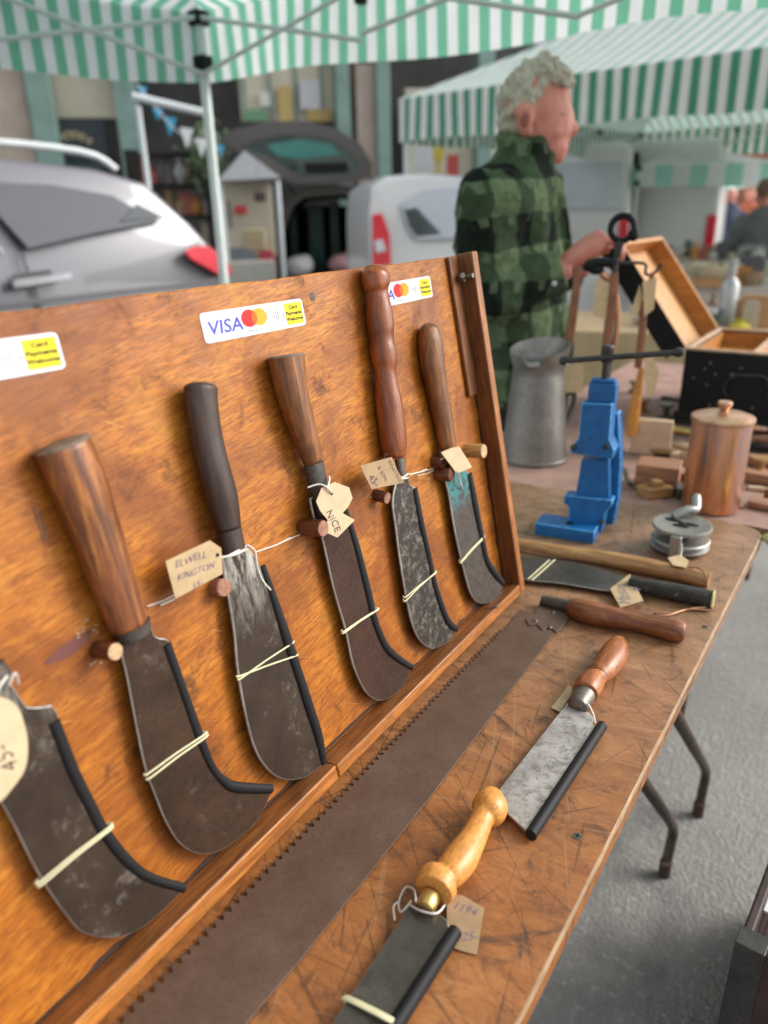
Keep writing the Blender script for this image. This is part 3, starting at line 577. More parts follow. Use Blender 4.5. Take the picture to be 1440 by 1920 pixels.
billhook('narrow billhook with faded teal paint and a rounded brown handle, nearest the side rail', (880, 980),
    [((782, 630), (828, 618)), ((779, 648), (834, 640)), ((783, 685), (838, 680)), ((790, 712), (841, 708)), ((798, 745), (845, 740)), ((808, 785), (852, 780)), ((817, 825), (857, 818)), ((823, 850), (859, 845))], 'h_ash',
    [((825, 852), (860, 846)), ((832, 880), (866, 872))], 'rustsocket',
    [[(866, 874), (874, 884), (882, 888)], [(882, 888), (890, 944), (900, 998), (912, 1048), (926, 1072), (943, 1092)], [(942, 1098), (938, 1112), (926, 1126), (902, 1132), (884, 1118), (870, 1074), (857, 1020), (848, 973), (841, 929), (834, 900), (832, 880)]], 'blade_t',
    ([(882, 886), (893, 944), (903, 994), (914, 1045), (929, 1070), (944, 1089)], [(875, 890), (884, 944), (896, 1002), (907, 1052), (922, 1078), (939, 1097)]),
    [[(862, 1052), (884, 1032), (903, 1005)], [(862, 1055), (882, 1036), (904, 1007)]], cap0=.8, flat=.85, hw=.013)
# ------------------------------------------------------------------ price tags
def tag_thing(label, fr0, pts, w, mat, texts, strings, smooth=False, tilt=(0, 0), hole=None, group='handwritten price tags'):
    P = tr(fr0, pts, w); c = sum(P, V()) / len(P); fr = fr0.at(c)
    Q = [p - c for p in P]
    if smooth: Q = cat_rom(Q, 5, True)
    t = thing('price_tag', label, 'price tag', fr, group)
    lift = lambda x, y: tilt[0] * x + tilt[1] * y 
    g = G(); g.prism([(p.x, p.y) for p in Q], -.0003, .0003, f=lambda p, z: V((p[0], p[1], z + lift(p[0], p[1])))); obj('card', g, M[mat], t)
    for (s, o, e, size, ink) in texts:
        a, b = fr.hit(o[0], o[1], 0), fr.hit(e[0], e[1], 0); d = (b - a); d.z = 0; L = d.length; d.normalize(); u = V((-d.y, d.x, 0))
        g = G(); put_text(g, s, (a + b) / 2 - u * L * size * .35, d, u, L * size, shear=.2, bold=-.012, jit=.06)
        g.v = [V((p.x, p.y, .0007 + lift(p.x, p.y))) for p in g.v]; obj('handwriting', g, M[ink], t)
    if hole:
        h = fr.hit(hole[0], hole[1], 0); g = G(); g.lathe([(.0017, 0), (.0017, .0002), (.0001, .0003)], (h.x, h.y, .0005 + lift(h.x, h.y)), n=12); obj('eyelet', g, M['black'], t)
    for s in strings:
        P = [fr.hit(p[0], p[1], (p[2] if len(p) > 2 else 0.0)) for p in s]
        g = G(); g.tube(P, .0009, 6, smooth=5); obj('string', g, M['string'], t, smooth=60)
    return t
tag_thing('large cream rounded tag reading 45 at the left picture edge', BF, [(-48, 1330), (-10, 1306), (28, 1320), (46, 1360), (52, 1400), (47, 1440), (25, 1475), (-8, 1506), (-50, 1480), (-64, 1400)], .026, 'tag_l',
    [('45-', (24, 1462), (-4, 1385), .5, 'ink_d')], [[(-10, 1312), (0, 1285, .002), (14, 1268, -.004)], [(16, 1285, -.004), (28, 1262, -.002), (34, 1282, -.008)]], smooth=True)
tag_thing('manila tag reading Elwell Kington 55 beside the dark-handled billhook', BF, [(310, 1052), (386, 1013), (409, 1027), (419, 1076), (339, 1124)], .022, 'tag',
    [('ELWELL', (326, 1060), (384, 1036), .27, 'ink'), ('KINGTON', (336, 1084), (400, 1058), .22, 'ink'), ('55-', (350, 1106), (398, 1086), .30, 'ink')],
    [[(405, 1045), (420, 1044, .002), (440, 1040, .002), (462, 1030, 0)], [(409, 1028, -.004), (414, 1046, 0), (440, 1036, .001), (464, 1022, -.004)], [(464, 1022, -.002), (478, 1034, 0), (482, 1062, 0), (492, 1088, 0), (507, 1106, .001)]], tilt=(.1, .2), hole=(404, 1040))
tag_thing('cream two-lobed curled tag marked Nice 48 over the oak-handled billhook', BF, [(599, 940), (606, 915), (626, 904), (648, 914), (654, 934), (648, 950), (640, 962), (659, 975), (634, 1008), (612, 996), (618, 975), (606, 958)], .030, 'tag_l',
    [('NICE', (616, 950), (636, 1000), .36, 'ink_d')], [[(577, 914, -.01), (598, 908, -.004), (614, 914, .001), (622, 924, .001)], [(614, 914, 0), (618, 900, -.004), (617, 893, -.01)]], tilt=(.2, 0), hole=(622, 925))
tag_thing('brown kraft tag reading C. Whitehou and Son 45 beside the turned handle', BF, [(680, 873), (732, 857), (741, 880), (754, 905), (700, 917)], .024, 'tag_k',
    [('C. WHITEHOU', (724, 858), (750, 908), .20, 'ink_d'), ('& SON', (708, 870), (726, 904), .26, 'ink_d'), ('45-', (694, 884), (712, 915), .5, 'ink_d')],
    [[(736, 892, 0), (752, 896, .001), (766, 888, 0), (764, 896, -.004), (744, 898, -.002)], [(768, 890, -.006), (790, 884, -.014), (800, 880, -.02)]], tilt=(.1, 0))
tag_thing('small blank cream tag hanging over the teal-painted billhook', BF, [(831, 848), (846, 840), (858, 837), (870, 856), (882, 876), (860, 888)], .028, 'tag_l',
    [], [[(846, 842), (836, 856, -.008), (826, 862, -.012)], [(858, 884, 0), (862, 902, -.006), (868, 916, -.014)]], tilt=(.15, .1))
# ------------------------------------------------------------------ pruning saw lying on the table
sfr = TAB.at(TAB.hit(760, 1500, 0)); SW = .0035
saw = thing('crosscut_saw', 'long rusty brown saw blade with wooden handle lying along the table under the board', 'saw', sfr)
A, B = sfr.hit(946, 1180, SW), sfr.hit(275, 1872, SW)
d = B - A; Ls = d.length; d.normalize(); nrm = V((-d.y, d.x, 0))
inn = (sfr.hit(760, 1550, SW) - A); nrm = nrm if inn.dot(nrm) < 0 else -nrm      # points away from the blade
B = B + d * .30; Ls = (B - A).length
nt_ = int(Ls / .0092); tp = []
for i in range(nt_):
    a = A + d * (Ls * i / nt_); st = Ls / nt_
    hh = .0070 * (1 + .12 * math.sin(i * 1.7)); tp += [a, a + d * st * .12 + nrm * 0, a + d * st * .50 + nrm * hh * .98, a + d * st * .56 + nrm * hh, a + d * st * .95]
back = [sfr.hit(460, 1920, SW), sfr.hit(560, 1803, SW), sfr.hit(810, 1490, SW), sfr.hit(1040, 1186, SW)]
e0 = back[0] + (back[0] - back[1]).normalized() * .30
outl = tp + [A + d * Ls, e0] + back + [sfr.hit(1048, 1172, SW), sfr.hit(1015, 1152, SW), sfr.hit(976, 1143, SW)]
g = G(); g.prism([(p.x, p.y) for p in outl], SW - .0015, SW); obj('blade', g, M['saw'], saw, bevel=.0003, seg=1)
P = tr(sfr, [(1013, 1128), (1072, 1144), (1062, 1168), (1044, 1187), (1030, 1175), (1018, 1182), (1006, 1171), (992, 1173), (985, 1162), (1003, 1149)], SW + .001)
g = G(); g.prism([(p.x, p.y) for p in P], SW + .0002, SW + .0018); br = obj('bracket', g, [M['saw'], M['ferrule']], saw, bevel=.0006, bmat=1)
for (px, py) in ((1037, 1148), (1004, 1164), (1031, 1176)):
    c = sfr.hit(px, py, SW + .002); g = G(); g.lathe([(.0034, 0), (.0032, .0010), (.0018, .0019), (.0001, .0021)], (c.x, c.y, SW + .0016), n=14); obj('rivet', g, M['ferrule'], br, smooth=60)
obj('socket', handle_g(sfr, [((1018, 1115), (1014, 1136)), ((1045, 1120), (1040, 1144)), ((1072, 1125), (1066, 1150))], .010, .95, cap0=.03, cap1=.03), M['rustsocket'], saw, smooth=50)
obj('handle', handle_g(sfr, [((1074, 1119), (1068, 1154)), ((1092, 1119), (1085, 1168)), ((1120, 1126), (1112, 1177)), ((1150, 1134), (1142, 1180)), ((1185, 1142), (1176, 1184)), ((1215, 1149), (1207, 1190)), ((1245, 1154), (1238, 1200)), ((1268, 1157), (1262, 1207)), ((1283, 1164), (1277, 1206))], .014, .9, cap0=.15, cap1=.35), M['h_saw'], saw, smooth=60)
# ------------------------------------------------------------------ the two slashers
def slasher(label, O, hd, hmat, fer, fmat, blade, bmat, ga, gb, flat=.95, grooves=(), bands=(), hw=.015):
    fr = TAB.at(TAB.hit(O[0], O[1], 0)); r = thing('chopper', label, 'chopper', fr, 'choppers lying on the table front')
    # local y follows the handle for the grain
    h = obj('handle', handle_g(fr, hd, hw, flat, n=24, cap0=.2, cap1=.08, sub=6), M[hmat], r, smooth=60)
    for a, b in grooves:
        p, q = fr.hit(a[0], a[1], hw), fr.hit(b[0], b[1], hw); c = fr.hit((a[0] + b[0]) / 2, (a[1] + b[1]) / 2, hw); ax = (fr.hit(1097, 1300, hw) - fr.hit(1160, 1202, hw)).normalized(); wp = fr.O + c
        rr = math.hypot(a[0] - b[0], a[1] - b[1]) / 2 * (wp - CAM).dot(FW) / FPX * .93
        g = G(); g.lathe([(rr - .001, -.0005), (rr + .0002, -.0003), (rr + .0002, .0003), (rr - .001, .0005)], c, ax, n=24); obj('groove', g, M['black'], h, smooth=60)
    obj('ferrule', handle_g(fr, fer, hw - .002, .95, cap0=.05, cap1=.15), M[fmat], r, smooth=60)
    P = smooth_segs(blade, fr, .008); g = G(); g.prism([(p.x, p.y) for p in P], .0065, .0095); obj('blade', g, [M[bmat], M['edge']], r, bevel=.0007, seg=2, bmat=1, smooth=30)
    a, b = fr.hit(*ga, .008), fr.hit(*gb, .008); dd = (b - a).normalized()
    wd = .0058; g = G(); n = 10
    s = dd.cross(V((0, 0, 1)))
    rings = []
    for c in (a, lerp(a, b, .33), lerp(a, b, .66), b):
        rings.append([c + s * wd * math.cos(2 * math.pi * k / 16) + V((0, 0, 1)) * .0065 * math.sin(2 * math.pi * k / 16) for k in range(16)])
    g.loft(rings); obj('edge_guard', g, M['guard'], r, smooth=60)
    for bd in bands:
        p, q = fr.hit(*bd[0], .011), fr.hit(*bd[1], .011); g = G(); g.tube([p - V((0, 0, .004)), p + V((0, 0, .0005)), q + V((0, 0, .003)), q - V((0, 0, .004))], .0016, 7, smooth=3, flat=.5, nrm=(0, 0, 1)); obj('rubber_band', g, M['band'], r, smooth=60)
    return r
slasher('bright steel chopper with turned orange handle and grey rubber edge guard', (1060, 1400),
    [((1146, 1197), (1174, 1210)), ((1137, 1204), (1176, 1226)), ((1124, 1220), (1173, 1244)), ((1111, 1242), (1155, 1266)), ((1102, 1256), (1134, 1282)), ((1090, 1264), (1130, 1292)), ((1080, 1274), (1124, 1304)), ((1076, 1286), (1118, 1312))], 'h_orange',
    [((1077, 1290), (1114, 1315)), ((1070, 1305), (1105, 1328)), ((1066, 1316), (1100, 1334))], 'ferrule',
    [[(1064, 1318), (1082, 1330), (1100, 1334)], [(1100, 1334), (1112, 1346), (1110, 1358)], [(1118, 1362), (1130, 1366)], [(1130, 1366), (1060, 1464), (992, 1560)], [(985, 1558), (948, 1524)], [(948, 1524), (938, 1500), (934, 1484)], [(934, 1484), (1000, 1400), (1061, 1322)]], 'slick',
    (1129, 1361), (995, 1566), grooves=(((1126, 1218), (1172, 1243)), ((1129, 1214), (1173, 1238)), ((1103, 1255), (1136, 1281)), ((1105, 1252), (1139, 1277))))
slasher('dark chopper with pale boxwood handle and brass ferrule, nearest the camera', (740, 1820),
    [((899, 1480), (942, 1500)), ((888, 1490), (950, 1524)), ((887, 1502), (944, 1540)), ((886, 1518), (924, 1548)), ((876, 1538), (913, 1574)), ((860, 1562), (902, 1602)), ((840, 1586), (888, 1634)), ((822, 1612), (868, 1656)), ((806, 1628), (861, 1660)), ((786, 1632), (858, 1674)), ((780, 1650), (846, 1690))], 'h_pale',
    [((790, 1668), (824, 1690)), ((784, 1682), (818, 1706)), ((780, 1692), (812, 1712))], 'brass',
    [[(770, 1694), (798, 1704), (824, 1716)], [(824, 1716), (838, 1728), (842, 1742)], [(842, 1742), (856, 1748)], [(856, 1748), (720, 1962)], [(716, 1968), (590, 1972)], [(590, 1972), (624, 1920), (768, 1700)]], 'slick_d',
    (854, 1746), (716, 1962), bands=[((648, 1873), (736, 1922)), ((652, 1870), (738, 1918))], hw=.017)
tag_thing('kraft tag reading 1194 and 25 tied to the boxwood-handled chopper', TAB, [(838, 1680), (868, 1684), (908, 1706), (894, 1786), (862, 1778), (838, 1768)], .004, 'tag_k',
    [('1194', (846, 1696), (898, 1716), .42, 'ink'), ('25-', (862, 1752), (900, 1756), .62, 'ink')],
    [[(838, 1690), (820, 1712, .012), (790, 1708, .012), (768, 1696, .008)], [(780, 1690, .016), (776, 1668, .012), (760, 1664, .004), (748, 1690, .002), (752, 1710, .003), (772, 1688, .010)], [(748, 1690, .002), (738, 1700, .001), (740, 1726, .001)]], tilt=(-.05, .1))
tag_thing('small cream tag under the neck of the bright steel chopper', TAB, [(1066, 1285), (1078, 1292), (1050, 1335), (1034, 1327)], .003, 'tag_l', [], [[(1070, 1290), (1078, 1312, .01), (1100, 1318, .016), (1112, 1338, .012), (1116, 1356, .006)]])
# ------------------------------------------------------------------ other things on the first table
fr = TAB.at(TAB.hit(1160, 1045, 0)); t = thing('loose_tool_shaft', 'long light brown wooden stick with a leather thong lying below the blue vice', 'tool handle', fr)
obj('shaft', handle_g(fr, [((940, 1003), (938, 1022)), ((985, 1009), (983, 1032)), ((1050, 1020), (1046, 1046)), ((1130, 1030), (1122, 1060)), ((1210, 1043), (1200, 1078)), ((1280, 1060), (1270, 1092)), ((1334, 1073), (1326, 1104))], .013, .9, cap1=.05), M['h_long'], t, smooth=50)
g = G(); P = [fr.hit(1292, 1064, .026), fr.hit(1312, 1066, .030), fr.hit(1324, 1084, .026), fr.hit(1324, 1102, .012)]; g.tube(P, .0012, 6, smooth=4); obj('thong', g, M['leather'], t)
fr = TAB.at(TAB.hit(1150, 1095, 0)); t = thing('brushing_hook', 'hooked blade with a black bark-covered handle and pale sawn end, beside the light stick', 'billhook', fr)
g = G(); P = smooth_segs([[(930, 1040), (990, 1044), (1080, 1054), (1165, 1078), (1195, 1092)], [(1190, 1112), (1122, 1104), (1050, 1092), (985, 1086), (930, 1076)]], fr, .010)
g.prism([(p.x, p.y) for p in P], .006, .0095); obj('blade', g, [M['slick_d'], M['edge']], t, bevel=.0008, bmat=1, smooth=30)
obj('handle', handle_g(fr, [((1186, 1078), (1178, 1106)), ((1215, 1084), (1206, 1116)), ((1260, 1090), (1252, 1126)), ((1300, 1098), (1292, 1134)), ((1340, 1106), (1331, 1142))], .014, .92, cap0=.1, cap1=0, lump=.05), M['bark'], t, smooth=50)
p, q = fr.hit(1341, 1106, .014), fr.hit(1332, 1143, .014); c = (p + q) / 2; c = fr.hit(1336.5, 1124.5, .014); ax = (c - fr.hit(1256, 1108, .014)).normalized(); RB = 19 * (fr.O + c - CAM).dot(FW) / FPX
g = G(); g.lathe([(RB * .95, -.0008), (RB * .93, .0016), (.0001, .0022)], c, ax, n=20); obj('sawn_end', g, M['cutwood'], t, smooth=50)
for a, b in (((997, 1088), (1040, 1050)), ((990, 1086), (1030, 1050))):
    g = G(); g.tube([fr.hit(*a, .008), fr.hit(*a, .0115), fr.hit(*b, .0125), fr.hit(*b, .008)], .0012, 6); obj('rubber_band', g, M['band'], t)
tag_thing('tan tag reading Mason 60 on the bark-handled hook', TAB, [(1144, 1101), (1181, 1075), (1206, 1130), (1163, 1140)], .014, 'tag', [('Mason', (1172, 1136), (1160, 1094), .36, 'ink'), ('60-', (1192, 1116), (1178, 1086), .5, 'ink')], [], tilt=(.1, 0))
g = G(); fr = TAB.at(TAB.hit(1270, 1150, 0))
for P in ([(1228, 1148), (1260, 1150), (1300, 1140), (1345, 1138)], [(1232, 1153), (1255, 1153), (1290, 1142), (1335, 1144)], [(1228, 1148), (1232, 1153)]):
    g.tube([fr.hit(a, b, .002 + .0008 * i) for i, (a, b) in enumerate(P)], .0011, 6, smooth=3)
tagit(obj('copper_wire', g, M['copper'], fr=fr, smooth=60), 'loose bundle of reddish copper wire beside the saw handle', 'wire')
# blue vice
a, b = TAB.hit(1003, 1003, 0), TAB.hit(1113, 1021, 0); X = (b - a).normalized(); fr = Fr(V((a.x, a.y, TZ)), X, V((0, 0, 1)).cross(X), (0, 0, 1)); W = (b - a).length
vice = thing('bench_vice', 'blue painted vice standing on end with a black screw and tommy bar', 'vice', fr)
hz = lambda px, py, y: fr.hit(px, py, y, 1)
def vb(g, l, t_, r, b_, y0, y1):   # a block from traced front-face pixels
    p, q = hz(l, t_, y0), hz(r, b_, y0); g.b2((p.x, y0, q.z), (q.x, y1, p.z))
g = G(); vb(g, 1003, 976, 1113, 1021, 0, .052); z0 = hz(1003, 976, 0).z; g.v = [V((p.x, p.y, max(0, min(p.z, .024)))) for p in g.v]
obj('base_plate', g, [M['blue'], M['blue_edge']], vice, bevel=.0022, seg=2, bmat=1, smooth=40)
g = G(); yb = .038
p = [hz(*c, yb) for c in ((1058, 928), (1148, 938), (1148, 948), (1136, 960), (1128, 1000), (1066, 992), (1066, 950), (1056, 944))]
g.prism([(c.x, c.z) for c in p], yb, yb + .03, f=lambda p, z: V((p[0], z, p[1]))); obj('lower_jaw', g, [M['blue'], M['blue_edge']], vice, bevel=.0022, seg=2, bmat=1, smooth=40)
g = G(); p = [hz(*c, yb + .012) for c in ((1090, 862), (1142, 862), (1142, 935), (1078, 935))]
g.prism([(c.x, c.z) for c in p], yb + .012, yb + .035, f=lambda p, z: V((p[0], z, p[1]))); obj('slide', g, M['blue'], vice, bevel=.002, smooth=40)
g = G(); ys = yb + .0355
p = [hz(*c, ys) for c in ((1128, 770), (1160, 775), (1164, 860), (1160, 935), (1150, 985), (1110, 985), (1118, 900))]
g.prism([(c.x, c.z) for c in p], ys, ys + .028, f=lambda p, z: V((p[0], z, p[1]))); obj('spine', g, [M['blue'], M['blue_edge']], vice, bevel=.0022, seg=2, bmat=1, smooth=40)
g = G(); yh = yb - .006
p = [hz(*c, yh) for c in ((1090, 755), (1148, 758), (1143, 825), (1152, 845), (1148, 862), (1070, 850), (1068, 840), (1084, 822))]
g.prism([(c.x, c.z) for c in p], yh, yh + .042, f=lambda p, z: V((p[0], z, p[1]))); obj('head', g, [M['blue'], M['blue_edge']], vice, bevel=.0022, seg=2, bmat=1, smooth=40)
g = G(); p, q = hz(1104, 718, yh + .010), hz(1152, 758, yh + .010); g.b2((p.x, yh + .010, q.z), (q.x, yh + .038, p.z)); g.b2((p.x + .003, yh + .013, p.z), (q.x - .003, yh + .034, p.z + .007)); obj('collar', g, M['blue'], vice, bevel=.002, seg=3, smooth=40)
ysn = yh + .024; s0, s1 = hz(1133, 722, ysn), hz(1140, 655, ysn)
g = G(); n_ = 14; prof = [(.0065 if k % 2 else .0055, k * (s1.z - s0.z - .004) / n_) for k in range(n_ + 1)]; g.lathe(prof, (s0.x, ysn, s0.z), n=14); obj('screw', g, M['iron'], vice, smooth=50)
g = G(); g.lathe([(.009, -.022), (.0105, -.018), (.0105, .004), (.008, .007), (.0001, .008)], (s1.x, ysn, s1.z), n=10); obj('screw_head', g, M['iron'], vice, smooth=30)
e0, e1_ = hz(1062, 676, ysn - .012), hz(1268, 661, ysn - .012); g = G(); dd = (e1_ - e0).normalized()
g.tube([e0, e1_], .0048, 12); 
for e, q in ((e0, -1), (e1_, 1)): g.tube([e - dd * .004, e + dd * .001, e + dd * .006 * q, e + dd * .011 * q], [.005, .0078, .0078, .005], 12)
obj('tommy_bar', g, M['iron'], vice, smooth=50)
for k, (px, py, y_, r_) in enumerate(((1128, 978, yb - .0003, .0055), (1075, 838, yh - .0003, .005), (1136, 838, yh - .0003, .005))):
    c = hz(px, py, y_); g = G(); g.lathe([(r_, 0), (r_ * .9, .003), (r_ * .4, .0042), (.0001, .0044)], c, (0, -1, 0), n=6 if k == 0 else 14); obj('bolt', g, M['iron'], vice, smooth=30)
c = hz(1062, 1000, 0); g = G(); g.lathe([(.0075, 0), (.0075, .0006), (.0001, .0007)], (c.x, .022, .0242), n=18); obj('bolt_hole', g, M['black'], vice)
# reel
c = TAB.hit(1277, 1030, 0); fr = TAB.at(c); reel = thing('pulley_block', 'grey cast metal pulley wheel with a hooked arm lying flat on the table', 'pulley', fr)
rr = (fr.hit(1333, 985, .045) - fr.hit(1225, 985, .045)).length / 2
cc = fr.hit(1279, 985, .045); cx, cy = cc.x, cc.y
for z0_, nm in ((.045, 'top_plate'), (.014, 'bottom_wheel')):
    g = G(); g.lathe([(rr, -.003), (rr + .001, 0), (rr, .003), (rr * .9, .0035), (rr * .85, .002), (.0001, .002)] if z0_ > .03 else [(rr * .8, -.008), (rr * .97, -.006), (rr, -.004), (rr * .8, 0), (rr * .8, .004), (rr, .008), (rr * .96, .010), (rr * .5, .011), (.0001, .011)], (cx, cy, z0_), n=32); obj(nm, g, M['alu'], reel, smooth=40)
g = G(); g.lathe([(rr * .35, .02), (rr * .35, .043)], (cx, cy, 0), n=20); obj('hub', g, M['iron'], reel, smooth=40)
g = G()
for k, (a, b) in enumerate(((-.35, .2), (.25, .1), (0, -.2))):
    g.ell((cx + rr * a, cy + rr * b, .0478), (rr * .3, rr * .12, .0012))
g.ell((cx, cy, .0485), (rr * .14, rr * .14, .002)); obj('slot', g, M['black'], reel, smooth=60)
g = G(); a, b, d_ = fr.hit(1262, 968, .050), fr.hit(1305, 955, .060), fr.hit(1306, 930, .075); g.tube([a, lerp(a, b, .6) + V((0, 0, .004)), b, lerp(b, d_, .6), d_], [.008, .008, .007, .0085, .007], 10, smooth=4); obj('arm', g, M['alu'], reel, smooth=60)
g = G(); a, b = fr.hit(1272, 1000, .046), fr.hit(1266, 1048, .006); g.b2((a.x - .009, b.y, 0.001), (a.x + .009, b.y + .006, .044)); g.b2((a.x - .009, b.y, .040), (a.x + .009, a.y + .01, .0445)); obj('strap', g, M['alu'], reel, bevel=.002, smooth=40)
tag_thing('crumpled tan tag tied to the pulley', TAB, [(1252, 1046), (1275, 1040), (1292, 1052), (1286, 1064), (1262, 1060)], .028, 'tag', [], [[(1276, 1044), (1279, 1030, .004), (1278, 1018, .008)]])
# jug, canister
c = TAB.hit(1002, 868, 0); fr = TAB.at(c + V((0, .055, 0))); jug = thing('metal_jug', 'tapered grey galvanised jug with a notched open spout behind the tool board', 'jug', fr.rot(YAW))
fj = fr.rot(YAW); fw_ = lambda px, py: fj.hit(px, py, 0, 1)
rb = (fw_(1062, 850) - fw_(940, 850)).length / 2; H_ = fw_(1000, 662).z; rt_ = (fw_(1050, 668) - fw_(945, 668)).length / 2 * .98; cxj = (fw_(1062, 850).x + fw_(940, 850).x) / 2
g = G(); rings = []; n = 32
for k in range(12):
    z = H_ * .88 * k / 11; r_ = lerp(rb, rt_ * .92, (k / 11) ** .9); rings.append([V((cxj + r_ * math.cos(2 * math.pi * j / n), r_ * math.sin(2 * math.pi * j / n), z)) for j in range(n)])
for dz, q in ((.03, 1.0), (.08, 1.06), (.12, 1.1)):
    rings.append([V((cxj + rt_ * q * math.cos(2 * math.pi * j / n), rt_ * q * math.sin(2 * math.pi * j / n), H_ * (.88 + dz) + H_ * dz * .9 * abs(math.cos(math.pi * j / n * 1.0 - .4)) ** 2 - (.02 if dz > .1 else 0) * (1 if abs(j - 22) < 2 else 0))) for j in range(n)])
inner = [[V((cxj + (p.x - cxj) * .95, p.y * .95, p.z)) for p in rg] for rg in rings[:0:-1]]
g.loft(rings + inner, cap=True); obj('body', g, M['galv'], jug, smooth=60)
g = G(); g.tube([(cxj + rb * math.cos(2 * math.pi * j / 24), rb * math.sin(2 * math.pi * j / 24), .004) for j in range(25)], .004, 6); obj('base_rim', g, M['galv'], jug, smooth=60)
g = G(); g.tube([(cxj + rt_ * .9, .02, H_ * .85), (cxj + rt_ * 1.5, .06, H_ * .8), (cxj + rb * 1.3, .06, H_ * .45), (cxj + rb * .9, .03, H_ * .25)], .006, 8, smooth=5); obj('handle', g, M['iron'], jug, smooth=60)
c = TAB.hit(1332, 964, 0); fr = TAB.at(c + V((0, .05, 0))).rot(YAW); hh = lambda px, py: fr.hit(px, py, 0, 1)
can = thing('copper_canister', 'tall cylindrical copper canister with lid and round knob', 'canister', fr)
cb = (hh(1384, 940).x + hh(1281, 930).x) / 2; rcn = (hh(1405, 790) - hh(1300, 780)).length / 2 * .99; HC = hh(1355, 785).z
g = G(); g.lathe([(rcn * .97, 0), (rcn * .985, .004), (rcn, .01), (rcn, HC), (rcn * .9, HC)], (cb, 0, 0), n=40); obj('body', g, M['copper'], can, smooth=50)
g = G(); g.lathe([(rcn * 1.05, HC - .004), (rcn * 1.07, HC), (rcn * 1.05, HC + .005), (rcn * .8, HC + .010), (rcn * .4, HC + .013), (.0001, HC + .014)], (cb, 0, 0), n=40); lid = obj('lid', g, M['copper_l'], can, smooth=50)
g = G(); g.lathe([(.008, HC + .012), (.007, HC + .018), (.012, HC + .024), (.014, HC + .028), (.012, HC + .033), (.0001, HC + .034)], (cb, 0, 0), n=24); obj('knob', g, M['copper_l'], lid, smooth=50)
# ------------------------------------------------------------------ second table and what stands on it
SEAM = TY1 + .006 - .008
O = V((-.3, SEAM + .75, 0))
t2 = thing('cloth_covered_table', 'further table covered with a dusty pink cloth and crowded with wooden bits and metalware', 'table', Fr(O, (1, 0, 0), (0, 1, 0), (0, 0, 1)))
g = G(); g.prism([(-.52, -.742), (.23, -.742), (.27, -.70), (.27, .75), (-.52, .75)], TZ - .03, TZ - .004); obj('table_top', g, M['tedge'], t2, bevel=.004)
g = G(); P = []
nx, ny = 24, 44
vs = [V((lerp(-.525, .275, i / nx), lerp(-.7455, .76, j / ny), TZ - .002 + .0018 * math.sin(i * 1.9 + j * .7) * math.sin(j * 1.3))) for j in range(ny + 1) for i in range(nx + 1)]
fs = [(j * (nx + 1) + i, j * (nx + 1) + i + 1, (j + 1) * (nx + 1) + i + 1, (j + 1) * (nx + 1) + i) for j in range(ny) for i in range(nx)]
k0 = len(vs); vs += [V((.285 + .012 * math.sin(j * .9), lerp(-.735, .76, j / ny), TZ - .16)) for j in range(ny + 1)]
fs += [(j * (nx + 1) + nx, k0 + j, k0 + j + 1, (j + 1) * (nx + 1) + nx) for j in range(ny)]
g.add(vs, fs); obj('cloth', g, M['pinkcloth'], t2, smooth=60)
for sx in (-.48, .0):
    for sy in (-.3, .66):
        g = G(); g.tube([(sx, sy, 0), (sx, sy, TZ - .03)], .012, 10); obj('leg', g, M['legmetal'], t2, smooth=50)
# tool chest with open lid
a = TAB.hit(1268, 792, 0); fr = Fr((a.x, a.y, TZ), (1, 0, 0), (0, 1, 0), (0, 0, 1)); hz = lambda px, py, y=0: fr.hit(px, py, y, 1)
chest = thing('tool_chest', 'black wooden tool chest with its orange-lined lid propped open to the left', 'chest', fr)
zt = hz(1278, 655).z; CW, CD = .42, (TAB.hit(1345, 597, zt).y - a.y); CD = max(.15, min(CD, .4))
g = G(); g.b2((0, 0, .015), (CW, .012, zt)); g.b2((0, CD - .012, .015), (CW, CD, zt)); g.b2((.0, .0125, .015), (.012, CD - .0125, zt)); g.b2((CW - .012, .0125, .015), (CW, CD - .0125, zt)); g.b2((.0125, .0125, .016), (CW - .0125, CD - .0125, .024))
obj('case', g, M['black'], chest, bevel=.0015)
g = G(); g.b2((-.016, -.014, 0), (CW + .01, CD + .01, .0145)); g.b2((-.010, -.008, .0146), (CW + .005, -.0005, .034)); obj('plinth', g, M['blackw'], chest, bevel=.002)
g = G()
for l, h in (((0, 0), (CW, .012)), ((0, CD - .012), (CW, CD))): g.b2((l[0], l[1], zt + .0002), (h[0], h[1], zt + .006))
g.b2((0, .0122, zt + .0002), (.012, CD - .0122, zt + .006)); obj('rim', g, M['palewood'], chest, bevel=.001)
g = G(); g.b2((.013, .013, zt - .05), (CW - .013, CD - .013, zt - .045)); g.b2((.013, .013, zt - .0448), (.02, CD - .013, zt - .004)); g.b2((.0202, CD - .020, zt - .0448), (CW - .013, CD - .013, zt - .004)); tr_ = obj('tray', g, M['boxorange'], chest)
for x in (.15, .29):
    g = G(); g.b2((x, .0135, zt - .0446), (x + .007, CD - .0205, zt - .006)); obj('divider', g, M['palewood'], tr_)
top = hz(1163, 458); lv = V((top.x, 0, top.z - zt)); LL = lv.length; lv.normalize(); ln = V((lv.z, 0, -lv.x)); ln = ln if ln.x > 0 else -ln
bz = V((0, 0, zt + .006)); LDP = .055
def lf(a, b, y): return bz + lv * a + ln * b + V((0, y, 0))
def lbox(g, a0, a1, b0, b1, y0, y1):
    vs = [lf(a, b, y) for a in (a0, a1) for b in (b0, b1) for y in (y0, y1)]
    g.add(vs, [(0, 1, 3, 2), (4, 6, 7, 5), (0, 4, 5, 1), (2, 3, 7, 6), (0, 2, 6, 4), (1, 5, 7, 3)])
